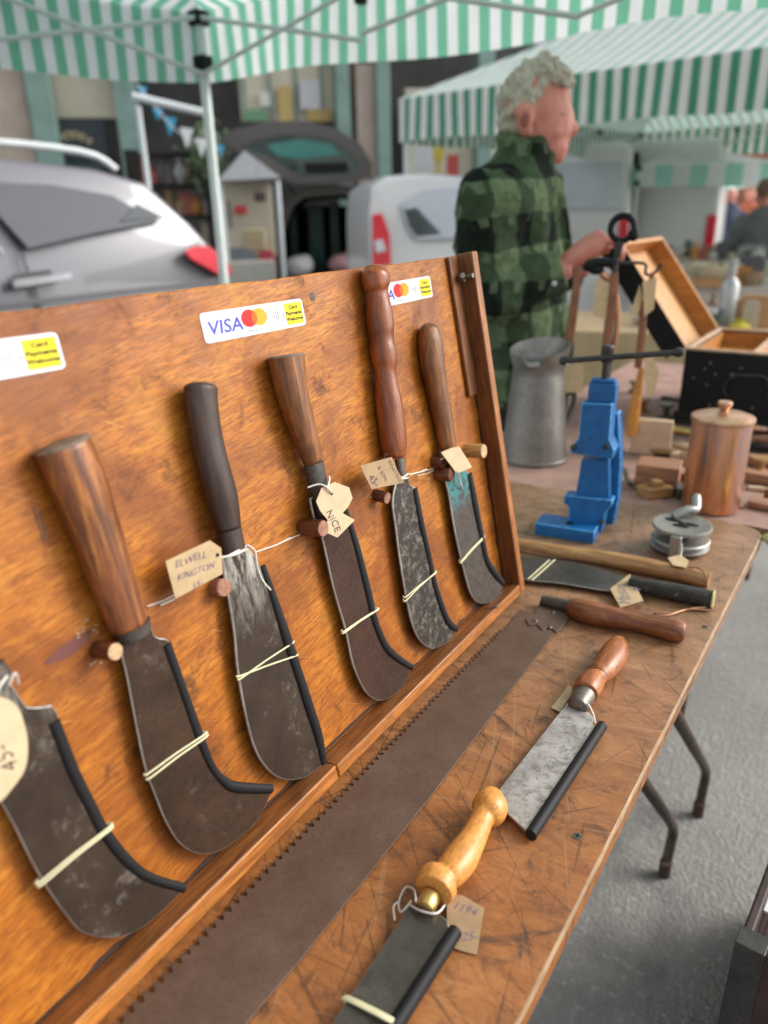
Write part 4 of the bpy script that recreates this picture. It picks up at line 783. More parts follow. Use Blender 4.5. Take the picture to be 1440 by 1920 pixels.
g = G(); lbox(g, .002, LL, -LDP - .004, -LDP, 0, CD); lbox(g, .002, LL, -LDP, 0, -.001, .0); lid = obj('lid', g, M['black'], chest)
g = G(); lbox(g, .002, LL, -LDP + .0003, -LDP + .004, .002, CD - .002); obj('lid_lining', g, M['boxwood'], lid)
g = G(); lbox(g, .002, LL, -LDP + .0045, 0, CD - .014, CD - .0004); lbox(g, LL - .012, LL, -LDP + .0045, 0, .0142, CD - .0145); lbox(g, .002, LL, -LDP + .0045, 0, .0004, .012); obj('lid_frame', g, M['boxorange'], lid, bevel=.001)
for (px, py) in ((1300, 709), (1322, 692), (1325, 722), (1341, 702), (1389, 691), (1332, 681), (1330, 760), (1410, 765)):
    c = hz(px, py); g = G(); g.lathe([(.0035, 0), (.0025, .0012), (.0001, .0018)], (c.x, -.0003, c.z), (0, -1, 0), n=12); obj('stud', g, M['ferrule'], chest, smooth=60)
g = G(); P = [hz(*c, -.012) for c in ((1362, 742), (1357, 728), (1372, 706), (1400, 704), (1432, 706), (1444, 722), (1440, 742))]; g.tube(P, .0035, 8, smooth=3); h_ = obj('handle', g, M['iron'], chest, smooth=60)
for k in (2, 5):
    g = G(); g.ell((P[k].x, -.006, P[k].z), (.008, .007, .008)); obj('handle_lug', g, M['ferrule'], h_, smooth=60)
# reddish blocks and small stock on the second table
def block(name, label, cat, px, py, size, mat, rz=0, z=0.0, group=None, bev=.0015, fr0=None):
    c = (fr0 or TAB).hit(px, py, z); fr = Fr((c.x, c.y, TZ + z), (1, 0, 0), (0, 1, 0), (0, 0, 1)).rot(R(rz))
    g = G(); g.b2((0, 0, 0.0005), size); return tagit(obj(name, g, M[mat], fr=fr, bevel=bev, smooth=40), label, cat, group)
block('wooden_block', 'large reddish wooden block just right of the blue vice', 'wooden block', 1188, 915, (.085, .07, .052), 'redwood', 8)
block('wooden_block', 'small dark plane body between the wooden block and the canister', 'wooden block', 1240, 897, (.10, .035, .022), 'redwood', -12)
block('wooden_block', 'thin pale strip lying on the cloth behind the reddish block', 'wooden strip', 1255, 862, (.12, .03, .018), 'palewood', -18)
block('pink_box', 'pale pinkish cardboard box standing behind the tommy bar of the vice', 'box', 1180, 850, (.09, .02, .085), 'palewood', 10)
block('wooden_block', 'reddish square bar crossing the cloth right of the canister', 'wooden bar', 1385, 902, (.22, .03, .022), 'redwood', -6)
block('wooden_block', 'second reddish bar lying further back on the cloth right of the canister', 'wooden bar', 1392, 870, (.22, .028, .02), 'redwood', 4)
block('wooden_block', 'thin dark strip along the back of the cloth beside the chest', 'wooden strip', 1390, 842, (.2, .02, .015), 'blackw', -3)
block('wooden_block', 'light reddish slat at the front of the cloth right of the canister', 'wooden slat', 1400, 950, (.2, .04, .012), 'redwood', -10)
for i, (a_, b_, c_, lab) in enumerate((((1225, 800), (1300, 812), 'brass', 'short brass rod lying in front of the black chest'), ((1190, 838), (1270, 850), 'h_long', 'turned pale wooden handle lying behind the reddish block'), ((1390, 800), (1440, 806), 'copper', 'copper tube end lying in front of the chest at the right edge'))):
    p, q = TAB.hit(*a_, .012), TAB.hit(*b_, .012); fr = TAB.at((p.x, p.y, 0)); g = G(); g.tube([V((0, 0, .012)), lerp(V((0, 0, .012)), q - V((p.x, p.y, 0)), .5), q - V((p.x, p.y, 0))], [.008, .011, .008], 12, smooth=4)
    tagit(obj('rod', g, M[c_], fr=fr, smooth=50), lab, 'rod')
random.seed(31)
names = (('chisel', 'chisel'), ('wooden_spool', 'spool'), ('rule_stick', 'rule'), ('marking_block', 'block'))
for k, (px, py) in enumerate(((1200, 800), (1248, 780), (1225, 858), (1278, 872), (1262, 840), (1205, 770), (1246, 916), (1268, 935), (1400, 858), (1422, 886), (1404, 920), (1430, 935), (1412, 828), (1190, 735), (1238, 748), (1215, 938))):
    p_ = TAB.hit(px, py, 0); f_ = TAB.at((p_.x, p_.y, -.001)).rot(random.uniform(-.6, .9)); kd = k % 4; g = G(); cc = ('redwood', 'h_orange', 'palewood', 'h_long', 'blackw', 'ferrule')[(k * 5) % 6]
    t_ = thing(names[kd][0], ('steel-bladed wooden-handled chisel', 'small turned spool', 'flat narrow rule', 'square-cut block')[kd] + ' on the cloth, ' + ('in front of the black chest', 'left of the copper canister', 'between the vice and the chest', 'beside the pinkish box', 'close behind the wooden block', 'against the chest plinth', 'at the cloth\'s front edge', 'near the seam of the tables', 'right of the canister, further back', 'right of the canister at mid depth', 'right of the canister near the front', 'at the right edge near the front', 'at the right edge by the chest', 'behind the hanging horn handle', 'behind the hanging label strip', 'beside the foot of the vice')[k], names[kd][1], f_)
    if kd == 0:
        g.tube([(0, 0, .009), (.03, 0, .011), (.07, 0, .009)], [.007, .010, .006], 10, smooth=3); obj('handle', g, M[cc if cc != 'ferrule' else 'h_orange'], t_, smooth=60); g = G(); g.b2((.07, -.006, .006), (.15, .006, .009)); obj('blade', g, M['ferrule'], t_, bevel=.001)
    elif kd == 1: g.lathe([(.02, 0), (.02, .006), (.010, .010), (.010, .026), (.02, .03), (.02, .036)], n=18); obj('spool_body', g, M[cc], t_, smooth=40)
    elif kd == 2: g.b2((0, 0, 0), (.16, .018, .005)); g.b2((.0, .002, .0051), (.03, .016, .0075)); obj('rule_body', g, M[cc], t_, bevel=.001)
    else: g.b2((0, 0, 0), (.06, .04, .022)); g.b2((.02, .008, .0222), (.04, .032, .034)); obj('block_body', g, M[cc], t_, bevel=.002)
g = G(); c = TAB.hit(1425, 1010, 0); fr = TAB.at(c)
g.ell((.05, .01, .0), (.05, .022, .014)); g.ell((.06, .03, -.01), (.06, .02, .016)); tagit(obj('chamois_cloth', g, M['cutwood'], fr=fr, smooth=60), 'yellowish bundle hanging over the near corner of the further table', 'cloth')
c = TAB.hit(1185, 915, 0); fr = TAB.at(c)
g = G(); g.tube([fr.hit(1172, 880, .03), fr.hit(1176, 900, .02), fr.hit(1188, 912, .006), fr.hit(1205, 918, .004)], .005, 8, smooth=4); tagit(obj('steel_hook', g, M['ferrule'], fr=fr, smooth=60), 'curved bright steel hook beside the foot of the blue vice', 'hook')
# ring-topped rack with hanging straps
c = TAB.hit(1160, 862, 0); c.y += .06; dr = V((c.x, c.y, 0)); D_ = dr.length; h = dr.normalized(); fr = Fr((c.x, c.y, TZ), (h.y, -h.x, 0), (h.x, h.y, 0), (0, 0, 1)); hw_ = lambda px, py, y=0.0: fr.hit(px, py, y, 1)
rack = thing('ring_topped_rack', 'black iron rack with an oval ring on top and hooked arms, behind the vice', 'rack', fr)
rc_ = hw_(1167, 428); sc1 = (hw_(1195, 428) - hw_(1139, 428)).length / 2
g = G(); n = 28; g.loft([[V((rc_.x + (sc1 * .78 + sc1 * .22 * math.cos(q)) * math.cos(t_), sc1 * .28 * math.sin(q), rc_.z + (sc1 * .82 + sc1 * .24 * math.cos(q)) * math.sin(t_))) for q in [2 * math.pi * k / 10 for k in range(10)]] for t_ in [2 * math.pi * j / n for j in range(n + 1)]], cap=False)
obj('ring', g, M['black'], rack, smooth=60)
g = G(); g.tube([hw_(1163, 452), hw_(1157, 480), hw_(1152, 520), V((hw_(1150, 640).x, 0, .003))], [.010, .008, .006, .006], 10, smooth=3); g.lathe([(.05, 0), (.05, .004), (.01, .008), (.006, .02)], (hw_(1150, 640).x, 0, 0), n=24); obj('post', g, M['iron'], rack, smooth=50)
g = G(); g.tube([hw_(1152, 494), hw_(1130, 492), hw_(1105, 497), hw_(1098, 508)], [.007, .011, .012, .007], 10, smooth=3); g.ell(hw_(1118, 505), (.018, .012, .012)); obj('arm', g, M['black'], rack, smooth=60)
g = G(); g.tube([hw_(1156, 493), hw_(1208, 494), hw_(1210, 512), hw_(1222, 515), hw_(1236, 502), hw_(1240, 494)], .0035, 8, smooth=3); obj('arm', g, M['iron'], rack, smooth=60)
g = G(); g.ell(hw_(1188, 440, -.002), (.012, .012, .014)); obj('knob', g, M['black'], rack, smooth=60)
def strap(label, pts, wds, mat, y=-.02, cat='strap', group='things hanging from the iron rack', name='hanging_strap'):
    P = [hw_(a_, b_, y) for a_, b_ in pts]; f2 = fr.at(P[-1]); P = [p - P[-1] for p in P]; sc_ = D_ / FPX * 1.1
    g = G(); g.tube(P, [w_ * sc_ / 2 for w_ in wds], 10, flat=.35, nrm=(0, 1, 0), smooth=4); tagit(obj(name, g, M[mat], fr=f2, smooth=60), label, cat, group)
strap('long brown leather strap hanging left of the rack beside the hand', [(1085, 500), (1078, 560), (1070, 620), (1062, 662)], [10, 13, 14, 12], 'leather')
strap('dark reddish strap hanging straight down the rack post', [(1152, 512), (1148, 560), (1140, 620), (1134, 665)], [12, 16, 14, 12], 'leather', -.03)
strap('twisted copper-coloured strap crossing behind the post', [(1128, 512), (1150, 540), (1158, 600), (1150, 660)], [12, 10, 9, 8], 'copper', .01)
strap('thin strap hanging from the right arm of the rack', [(1226, 510), (1208, 560), (1204, 620), (1196, 690)], [6, 10, 12, 12], 'leather', -.01)
strap('yellowish horn-like handle hanging low on the right side', [(1203, 690), (1196, 730), (1188, 780), (1184, 818)], [8, 14, 20, 16], 'h_pale', -.01, 'handle')
for lab, pts in (('crumpled beige label hanging from the left of the rack post', [(1118, 520), (1142, 530), (1150, 580), (1138, 600), (1112, 590)]), ('beige label hanging from the right hook of the rack', [(1205, 528), (1232, 520), (1226, 580), (1208, 594)]), ('pointed tan label hanging beside the right hook', [(1200, 532), (1205, 560), (1196, 592), (1182, 586)]),
        ('beige label strip hanging from the tommy bar', [(1210, 668), (1226, 672), (1236, 700), (1228, 740), (1212, 742), (1207, 700)]), ('tan card hanging behind the vice under the tommy bar', [(1056, 682), (1094, 686), (1092, 738), (1056, 734)])):
    P = [hw_(a_, b_, -.035) for a_, b_ in pts]; cc = sum(P, V()) / len(P); g = G(); g.prism([(p.x - cc.x, p.z - cc.z) for p in P], 0, .0012, f=lambda p, z: V((p[0], z + .4 * p[0], p[1])))
    tagit(obj('hanging_label', g, M['tag'], fr=fr.at(cc)), lab, 'label')
# ------------------------------------------------------------------ crates on the ground at the right
c = WORLD.hit(1393, 1762, .50); fr = Fr((c.x, c.y, 0), (1, 0, 0), (0, 1, 0), (0, 0, 1)).rot(R(-4))
def crate(label, z0, z1, ins, mat):
    f = fr.at((0, 0, z0)); r_ = thing('crate', label, 'crate', f, 'dark crates stacked on the ground'); H = z1 - z0 - .001; a0 = ins
    for (l, h) in (((a0, a0), (.4, a0 + .012)), ((a0, .55), (.4, .562)), ((a0, a0 + .0121), (a0 + .012, .5499)), ((.388, a0 + .0121), (.3999, .5499))):
        g = G(); g.b2((l[0], l[1], .001), (h[0], h[1], H)); obj('side_board', g, M[mat], r_, bevel=.003)
    g = G(); g.b2((a0 + .013, a0 + .013, .002), (.387, .549, .01)); obj('bottom', g, M[mat], r_)
    for y in (a0, .54):
        g = G(); g.b2((a0 - .003, y - .003, .003), (a0 + .03, y + .025, H + .0006)); obj('corner_strap', g, M['iron'], r_, bevel=.001)
    return r_
M['redblack'] = plain('dark_red_brown_board', (.035, .016, .013), .6, var=.5, scale=30)
crate('lowest dark reddish crate of the stack on the ground at the right edge', 0.001, .17, .0, 'redblack')
crate('middle black worn crate of the stack at the right edge', .171, .34, .006, 'blackw')
crate('top black crate of the stack at the right edge, holding a white sheet', .341, .50, -.004, 'redblack')
g = G(); P = [WORLD.hit(*p, .47) for p in ((1424, 1708), (1500, 1740), (1540, 1600), (1442, 1625))]; f2 = WORLD.at(P[0]); g.prism([(p.x - P[0].x, p.y - P[0].y) for p in P], 0, .004); tagit(obj('paper_sheet', g, plain('white_paper', (.7, .7, .7), .7, var=.03), fr=f2), 'white sheet lying in the topmost crate at the right edge', 'paper')
# ------------------------------------------------------------------ man in a green checked jacket
MF = facing(975, 2.15, 400); mh = lambda px, py, y=0.0: MF.hit(px, py, y, 1)
skin = MB('skin', .5); _n = skin.noise(skin.co, 14, 5, .6); skin.col(skin.ramp(_n, [(.3, (.54, .17, .13)), (.55, (.66, .27, .21)), (.75, (.60, .18, .15))])); skin.b.inputs['Subsurface Weight'].default_value = .1; skin = skin.m
hairm = MB('grey_hair', .7); _n = hairm.noise(hairm.map((1, 1, .4)), 130, 5, .7, 1); _z = hairm.noise(hairm.co, 9, 3); hairm.col(hairm.mix(hairm.ramp(_n, [(.35, .5), (.6, 0.0)]), (.74, .65, .55), (.36, .30, .24))); hairm.bump(_n, .9, .01); hairm = hairm.m
q = MB('green_check_fleece', .9, spec=.15); _p = q.xyz(q.map(rot=(0, .06, 0)))
def band(v, k, o, th=.5):
    s_ = q.math('FRACT', q.math('ADD', q.math('MULTIPLY', v, k), o)); return q.math('GREATER_THAN', s_, th)
_d = q.noise(q.co, 9, 3); _u = q.math('ADD', q.math('ADD', _p[0], q.math('MULTIPLY', _p[1], .75)), q.math('MULTIPLY', _d, .05)); _zz = q.math('ADD', _p[2], q.math('MULTIPLY', _d, .04))
_bx, _bz = band(_u, 6.6, .1), band(_zz, 6.6, .3); _tx, _tz = band(_u, 13.2, .36, .72), band(_zz, 13.2, .60, .72)
_f = q.noise(q.co, 45, 7, .75)
_c = q.mix(q.math('MULTIPLY', _bx, .85), (.20, .27, .145), (.048, .080, .040)); _c = q.mix(q.math('MULTIPLY', _bz, .8), _c, (.045, .075, .038)); _c = q.mix(q.math('MULTIPLY', _bx, _bz), _c, (.008, .010, .009))
_c = q.mix(q.math('MULTIPLY', q.math('MULTIPLY', _tx, _tz), .4), _c, (.34, .42, .26)); _c = q.mix(q.ramp(_f, [(.38, .5), (.6, 0.0)]), _c, (.03, .045, .027)); q.col(_c); q.bump(q.mix(.25, _f, q.noise(q.map((1, 1, .5)), 7, 4, .6, 1.5)), .8, .03); check = q.m
man = thing('person', 'grey-haired man in green and black checked fleece jacket standing behind the tables', 'person', MF)
def ringz(c, a, b, n=20, pw=1.0): return [V((c.x + a * math.cos(2 * math.pi * k / n), c.y + b * math.sin(2 * math.pi * k / n), c.z)) for k in range(n)]
# body: head, neck, torso core, arms, legs, hands -> one remeshed surface
g = G()
g.ell(mh(1003, 198), (.090, .075, .094), 20, 14)                       # skull
g.ell(mh(1018, 232), (.078, .066, .085), 18, 12); g.ell(mh(1032, 272), (.047, .050, .048), 16, 10)   # face and jaw
g.ell(mh(1046, 292), (.020, .026, .019)); g.ell(mh(1052, 200), (.026, .048, .018))                      # chin, brow
g.tube([mh(1058, 208), mh(1068, 228), mh(1076, 243), mh(1066, 250)], [.009, .012, .015, .010], 10, smooth=2)  # nose
g.ell(mh(1055, 263), (.017, .026, .008)); g.ell(mh(1054, 274), (.016, .024, .008))                      # lips
g.ell(mh(1037, 245, -.035), (.028, .026, .028))                                                            # cheek
g.ell(mh(1040, 217, -.032), (.014, .014, .011)); g.ell(mh(1040, 217, .032), (.014, .014, .011))         # eyelids
for s_ in (-1, 1):
    g.ell(mh(984, 222, .080 * s_), (.022, .014, .038)); g.ell(mh(980, 208, .090 * s_), (.024, .007, .018)); g.ell(mh(990, 244, .080 * s_), (.012, .009, .014))
g.tube([mh(1004, 240), mh(990, 290), mh(972, 345)], [.062, .062, .075], 16, smooth=3)
HIPZ = mh(960, 700).z
tors = [(948, 330, .09, .13), (955, 400, .115, .18), (955, 500, .12, .17), (965, 600, .115, .16), (985, 700, .11, .16)]
g.loft([ringz(mh(a, b), c, d) for a, b, c, d in tors])
hx = mh(985, 700).x
for s_ in (-1, 1):
    g.tube([V((hx, .085 * s_, HIPZ + .05)), V((hx + .02, .09 * s_, .48)), V((hx, .095 * s_, .08))], [.09, .058, .042], 14, smooth=5); g.ell((hx + .06, .1 * s_, .045), (.13, .048, .045))
def hand(g, wr, dirv, side, curl=.5, s=1.0):
    d = dirv.normalized(); up_ = V((0, 0, 1)); lat = d.cross(up_).normalized() * side; dn = d.cross(lat).normalized(); dn = dn if dn.z < 0 else -dn
    pc = wr + d * .045 * s
    g.tube([wr - d * .01, wr + d * .02 * s, wr + d * .06 * s, wr + d * .085 * s], [.028, .036, .041, .036], 12, flat=.68, nrm=tuple(dn), smooth=3)
    for k, (o, L_) in enumerate(((-.030, .072), (-.010, .082), (.010, .076), (.029, .060))):
        b = wr + d * .078 * s + lat * o; c1 = b + (d * .75 + dn * .6).normalized() * L_ * .48; c2 = c1 + (d * .05 + dn).normalized() * L_ * .36; c3 = c2 + (-d * .55 + dn * .7).normalized() * L_ * .28
        g.tube([b - d * .02, b, c1, c2, c3], [.010, .0105, .0095, .0088, .0068], 9, smooth=2)
    b = wr + d * .03 * s - lat * .03; g.tube([b, b - lat * .018 + d * .02 + dn * .015, b - lat * .016 + d * .045 + dn * .03, b - lat * .008 + d * .065 + dn * .04], [.014, .014, .011, .008], 9, smooth=2)
shR, elR, wrR = mh(930, 385, -.20), mh(915, 560, -.23), mh(1066, 500, -.19)
shL, elL, wrL = mh(950, 385, .20), mh(950, 560, .23), mh(1096, 500, .10)
g.tube([shR, lerp(shR, elR, .5), elR, lerp(elR, wrR, .5), wrR], [.055, .048, .042, .038, .028], 14, smooth=3); g.tube([shL, lerp(shL, elL, .5), elL, lerp(elL, wrL, .5), wrL], [.055, .048, .042, .038, .028], 14, smooth=3)
hand(g, wrR + V((0, 0, .016)), V((.80, .1, .50)), 1, s=1.1); hand(g, wrL + V((-.01, 0, .03)), V((1, -.25, .12)), -1, s=1.1)
bd_ = obj('body', g, skin, man, remesh=.0045); bd_.modifiers['smooth'].iterations = 2
# hair: skull cap with curls on top
g = G(); cs = mh(1000, 178)
g.ell(mh(994, 192), (.082, .078, .084), 20, 14); g.ell(mh(968, 222), (.046, .073, .062), 16, 10)
random.seed(4)
for k in range(170):
    th = random.uniform(0, 6.28); ph = random.uniform(0, 1.0); d = V((math.cos(th) * math.sin(ph * 1.25), math.sin(th) * math.sin(ph * 1.25), math.cos(ph * 1.25))) * random.uniform(.94, 1.16)
    c = mh(1008, 182) + V((d.x * .074, d.y * .068, d.z * .068)) + V((.004, 0, 0)); r_ = random.uniform(.007, .014)
    g.ell(c + V((0, 0, .006 * math.sin(k))), (r_ * 1.4, r_, r_), 7, 5)
for k in range(60):
    a = random.uniform(-1.3, 1.3); g.ell(mh(1052 + random.uniform(-12, 14), 150 + random.uniform(-12, 10), .06 * math.sin(a)), (.013, .011, .010), 7, 5)
cut = mh(1045, 185)
g2 = G()
displace(obj('hair', g, hairm, man, remesh=.0042), .020, .024)
g = G(); eym = plain('eye_socket_shade_brown', (.16, .075, .06), .4); g.ell(mh(1048, 215, -.046), (.014, .009, .0045)); obj('eye_socket_shade', g, eym, man, smooth=60); g = G(); g.ell(mh(1050, 214, .047), (.012, .009, .0065)); obj('eye_socket_shade', g, eym, man, smooth=60)  # brown ellipsoids: eyes with the socket shadow put into their colour
g = G(); 
for s_ in (-1, 1): g.tube([mh(1038, 199, .052 * s_), mh(1056, 198, .030 * s_), mh(1058, 201, .012 * s_)], [.004, .006, .004], 6, smooth=2)
obj('eyebrow', g, hairm, man, smooth=60)
g = G(); g.tube([mh(1056, 268, -.030), mh(1064, 268.5, -.016), mh(1069, 268, 0), mh(1064, 268.5, .016)], .0028, 6, smooth=2); obj('mouth_line', g, plain('lip_shadow', (.22, .05, .05), .5), man, smooth=60)
ehm = plain('ear_shade_skin', (.30, .09, .07), .6)  # darker skin ellipsoids: inner ear shading put into the colour
for yy_ in (-.094, .094):
    g = G(); g.ell(mh(985, 224, yy_), (.010, .004, .018)); obj('ear_shade', g, ehm, man, smooth=60)
# jacket
g = G()
for k_ in range(2): g.tube([V((mh(990, 268 - 5 * k_).x + .060 * math.cos(t_) + .010 * (1 - k_) * math.cos(t_), (.070 + .010 * (1 - k_)) * math.sin(t_), mh(990, 262 + 16 * (1 - k_)).z - .022 * math.cos(t_))) for t_ in [2 * math.pi * q_ / 24 for q_ in range(25)]], .009, 8)
J = [(992, 252, .058, .068), (988, 272, .070, .078), (978, 300, .086, .095), (962, 322, .105, .150), (950, 350, .125, .205), (946, 395, .138, .225), (950, 450, .146, .225), (956, 520, .146, .22), (962, 600, .142, .215), (970, 680, .14, .21), (975, 735, .142, .212)]
g.loft([ringz(mh(a, b), c * .98, d, 28) for a, b, c, d in J])
for sh, el, wr in ((shR, elR, wrR), (shL, elL, wrL)):
    e = lerp(el, wr, .9)
    g.tube([sh + V((0, -.0, .01)), lerp(sh, el, .45) + V((-.012, 0, 0)), el, lerp(el, wr, .45), e], [.088, .080, .070, .062, .052], 18, smooth=4)
    g.ell(sh + V((.0, 0, .0)), (.095, .085, .085))
g.tube([mh(1030, 250), mh(1040, 330), mh(1063, 430), mh(1068, 540)], [.008, .012, .012, .010], 8, smooth=4)
jk = obj('jacket', g, check, man, remesh=.008); displace(jk, .10, .045)
g = G(); c = lerp(elR, wrR, .82); g.lathe([(.006, 0), (.006, .003), (.0001, .004)], c + V((0, -.060, -.02)), (0, -1, 0), n=12); obj('cuff_button', g, M['white_st'], jk, smooth=60)
g = G(); g.loft([ringz(V((hx, 0, z)), a, b, 24) for z, a, b in ((HIPZ - .12, .12, .17), (HIPZ, .128, .18), (HIPZ + .1, .13, .18))])
for s_ in (-1, 1): g.tube([V((hx, .09 * s_, HIPZ - .02)), V((hx + .02, .095 * s_, .50)), V((hx, .1 * s_, .09))], [.105, .082, .07], 16, smooth=5)
obj('trousers', g, plain('dark_trousers', (.014, .015, .018), .85), man, remesh=.012)
for s_ in (-1, 1):
    g = G(); g.ell((hx + .06, .1 * s_, .055), (.145, .056, .055)); obj('shoe', g, M['black'], man, smooth=60)
# ------------------------------------------------------------------ gazebos
GRN, WHT = fabric('green_stripe_canvas', (.19, .52, .36), .55), fabric('white_stripe_canvas', (.84, .86, .87), .55)
GRN2 = fabric('deep_green_stripe_canvas', (.06, .26, .16), .12); WHT2 = fabric('cream_white_canvas', (.74, .74, .69), .14); GLARE = fabric('sky_glare_roof_stripe_canvas', (.50, .72, .62), .4)  # pale roof green: sky glare put into the canvas colour
FRM = plain('white_painted_tube', (.62, .66, .66), .4, var=.05)
def gazebo(label, C, zv, hv, zp, period, green=None, legs=(0, 1, 2, 3), truss=True, legr=.019, roofg=None, wht=None):
    """C: four corner points (x, y) in order; pyramid roof; every stripe is its own face strip"""
    cen = sum((V((c[0], c[1], 0)) for c in C), V()) / 4; fr = Fr((cen.x, cen.y, 0), (1, 0, 0), (0, 1, 0), (0, 0, 1))
    r_ = thing('market_gazebo', label, 'gazebo', fr); P = [V((c[0], c[1], 0)) - cen for c in C]; zr = zv + hv; pk = V((0, 0, zp))
    for i in range(4):
        a, b = P[i], P[(i + 1) % 4]; L_ = (b - a).length; n = max(4, int(round(L_ / period)) * 2); out = V(((b - a).y, -(b - a).x, 0)).normalized(); out = out if out.dot((a + b) / 2) > 0 else -out
        gv, gr = G(), G()
        def top(s_):   # point on the hip or ridge above edge position s
            q = min(s_, 1 - s_) * 2; base = a if s_ <= .5 else b; return lerp(base + V((0, 0, zr)), pk, q)
        for k in range(n):
            s0, s1 = k / n, (k + 1) / n; mi = k % 2
            rows = 5
            for m_ in range(rows):
                f0, f1 = m_ / rows, (m_ + 1) / rows
                sag = lambda f: -.05 * math.sin(math.pi * f)
                q0, q1 = lerp(a, b, s0) + V((0, 0, zr)), lerp(a, b, s1) + V((0, 0, zr)); t0, t1 = top(s0), top(s1)
                vs = [lerp(q0, t0, f0), lerp(q1, t1, f0), lerp(q1, t1, f1), lerp(q0, t0, f1)]
                for v_, f_, s_ in zip(vs, (f0, f0, f1, f1), (s0, s1, s1, s0)): v_.z += sag(f_) * min(s_, 1 - s_) * 2
                gr.add(vs, [(0, 1, 2, 3)], mi)
            wv = lambda s_, z: lerp(a, b, s_) + V((0, 0, z)) + out * (.022 * math.sin(s_ * L_ * 7 + math.sin(s_ * L_ * 3)) * (1 if z < zr else 0) + .004)
            gv.add([wv(s0, zv + .010 * math.sin(s0 * L_ * 4.3)), wv(s1, zv + .010 * math.sin(s1 * L_ * 4.3)), wv(s1, zr), wv(s0, zr)], [(0, 1, 2, 3)], mi)
        for gg, nm, gm in ((gr, 'roof_panel', roofg or green or GRN), (gv, 'valance', green or GRN)): obj(nm, gg, [wht or WHT, gm], r_)
        if truss:
            m0, m1 = zr - .02, zr - .16; q = .035
            for (s0, z0, s1, z1) in ((0, m0, .25, m1 - .02), (0, m1 - .06, .25, m0), (.25, m0, .5, m1 - .04), (.25, m1, .5, m0), (.5, m0, .75, m1), (.5, m1 - .04, .75, m0), (.75, m0, 1, m1 - .06), (.75, m1, 1, m0)):
                g = G(); g.tube([lerp(a, b, s0) - out * q + V((0, 0, z0)), lerp(a, b, s1) - out * q + V((0, 0, z1))], .009, 8); obj('truss_bar', g, FRM, r_, smooth=50)
            for s0 in (.25, .5, .75):
                g = G(); g.box(lerp(a, b, s0) - out * q + V((0, 0, (m0 + m1) / 2 + (.0 if s0 == .5 else .04))), (.035, .035, .05)); obj('joint', g, M['black'], r_, bevel=.004)
    for i in legs:
        p = P[i] * .985
        g = G(); g.tube([p + V((0, 0, .01)), p + V((0, 0, zr))], legr, 12); l_ = obj('leg', g, FRM, r_, smooth=50)
        for za, zb, q_ in ((.05, 0, .03), (.20, .15, .028)):
            g = G(); g.b2((p.x - q_, p.y - q_, zr - za), (p.x + q_, p.y + q_, zr - zb)); obj('bracket', g, M['black'], l_, bevel=.004)
        g = G(); g.b2((p.x - .04, p.y - .04, 0), (p.x + .04, p.y + .04, .01)); obj('foot_plate', g, M['iron'], l_)
    return r_
ZV1 = 1.80
a = WORLD.hit(386, 156, ZV1); b = WORLD.hit(1100, 62, ZV1); c = WORLD.hit(0, 128, ZV1); e1, e2 = (b - a).normalized(), (c - a).normalized()
S1 = 3.0; gazebo('green and white striped gazebo over the stall, its corner leg left of centre', [a.xy, (a + e1 * S1).xy, (a + e1 * S1 + e2 * S1).xy, (a + e2 * S1).xy], ZV1, .24, 2.75, .075)
ZV2 = 1.80
a = WORLD.hit(750, 268, ZV2); b = WORLD.hit(1400, 206, ZV2); e1 = (b - a).normalized(); e2 = V((-e1.y, e1.x, 0)); S2 = 4.4
gazebo('green and white striped gazebo standing beyond the man at the right', [a.xy, (a + e1 * S2).xy, (a + e1 * S2 + e2 * S2).xy, (a + e2 * S2).xy], ZV2, .30, 3.1, .108, green=GRN2, roofg=GLARE, wht=WHT2)
# ------------------------------------------------------------------ cars
def car_shell(prof, hw, belt, tumble, xs=None):
    """prof: closed side outline (x, z); lofted across the width with tumblehome above the belt"""
    rings = []
    for s_ in (-1, -.97, -.86, -.5, 0, .5, .86, .97, 1):
        k = {1: .95, .97: .985, .86: 1.0, .5: 1.006, 0: 1.01}[abs(s_)]
        rg = []
        for x, z in prof:
            y = s_ * hw
            if z > belt: y *= 1 - tumble * (z - belt)
            cx_, cz_ = 0, .8
            rg.append(V((cx_ + (x - cx_) * (k if abs(s_) > .9 else 1), y, cz_ + (z - cz_) * k)))
        rings.append(rg)
    return rings
GLS = glass('car_glass_reflecting', (.06, .06, .07), .12); GLD = glass('car_glass_dark', (.03, .035, .035)); GLC = glass('glass_pale_blue', (.50, .54, .60), .2)
RED = plain('red_lamp_lens', (.70, .015, .035), .2, var=.1); TYRE = plain('tyre_rubber', (.02, .02, .02), .8); RIM = plain('alloy_rim', (.4, .4, .42), .3, metal=.6)
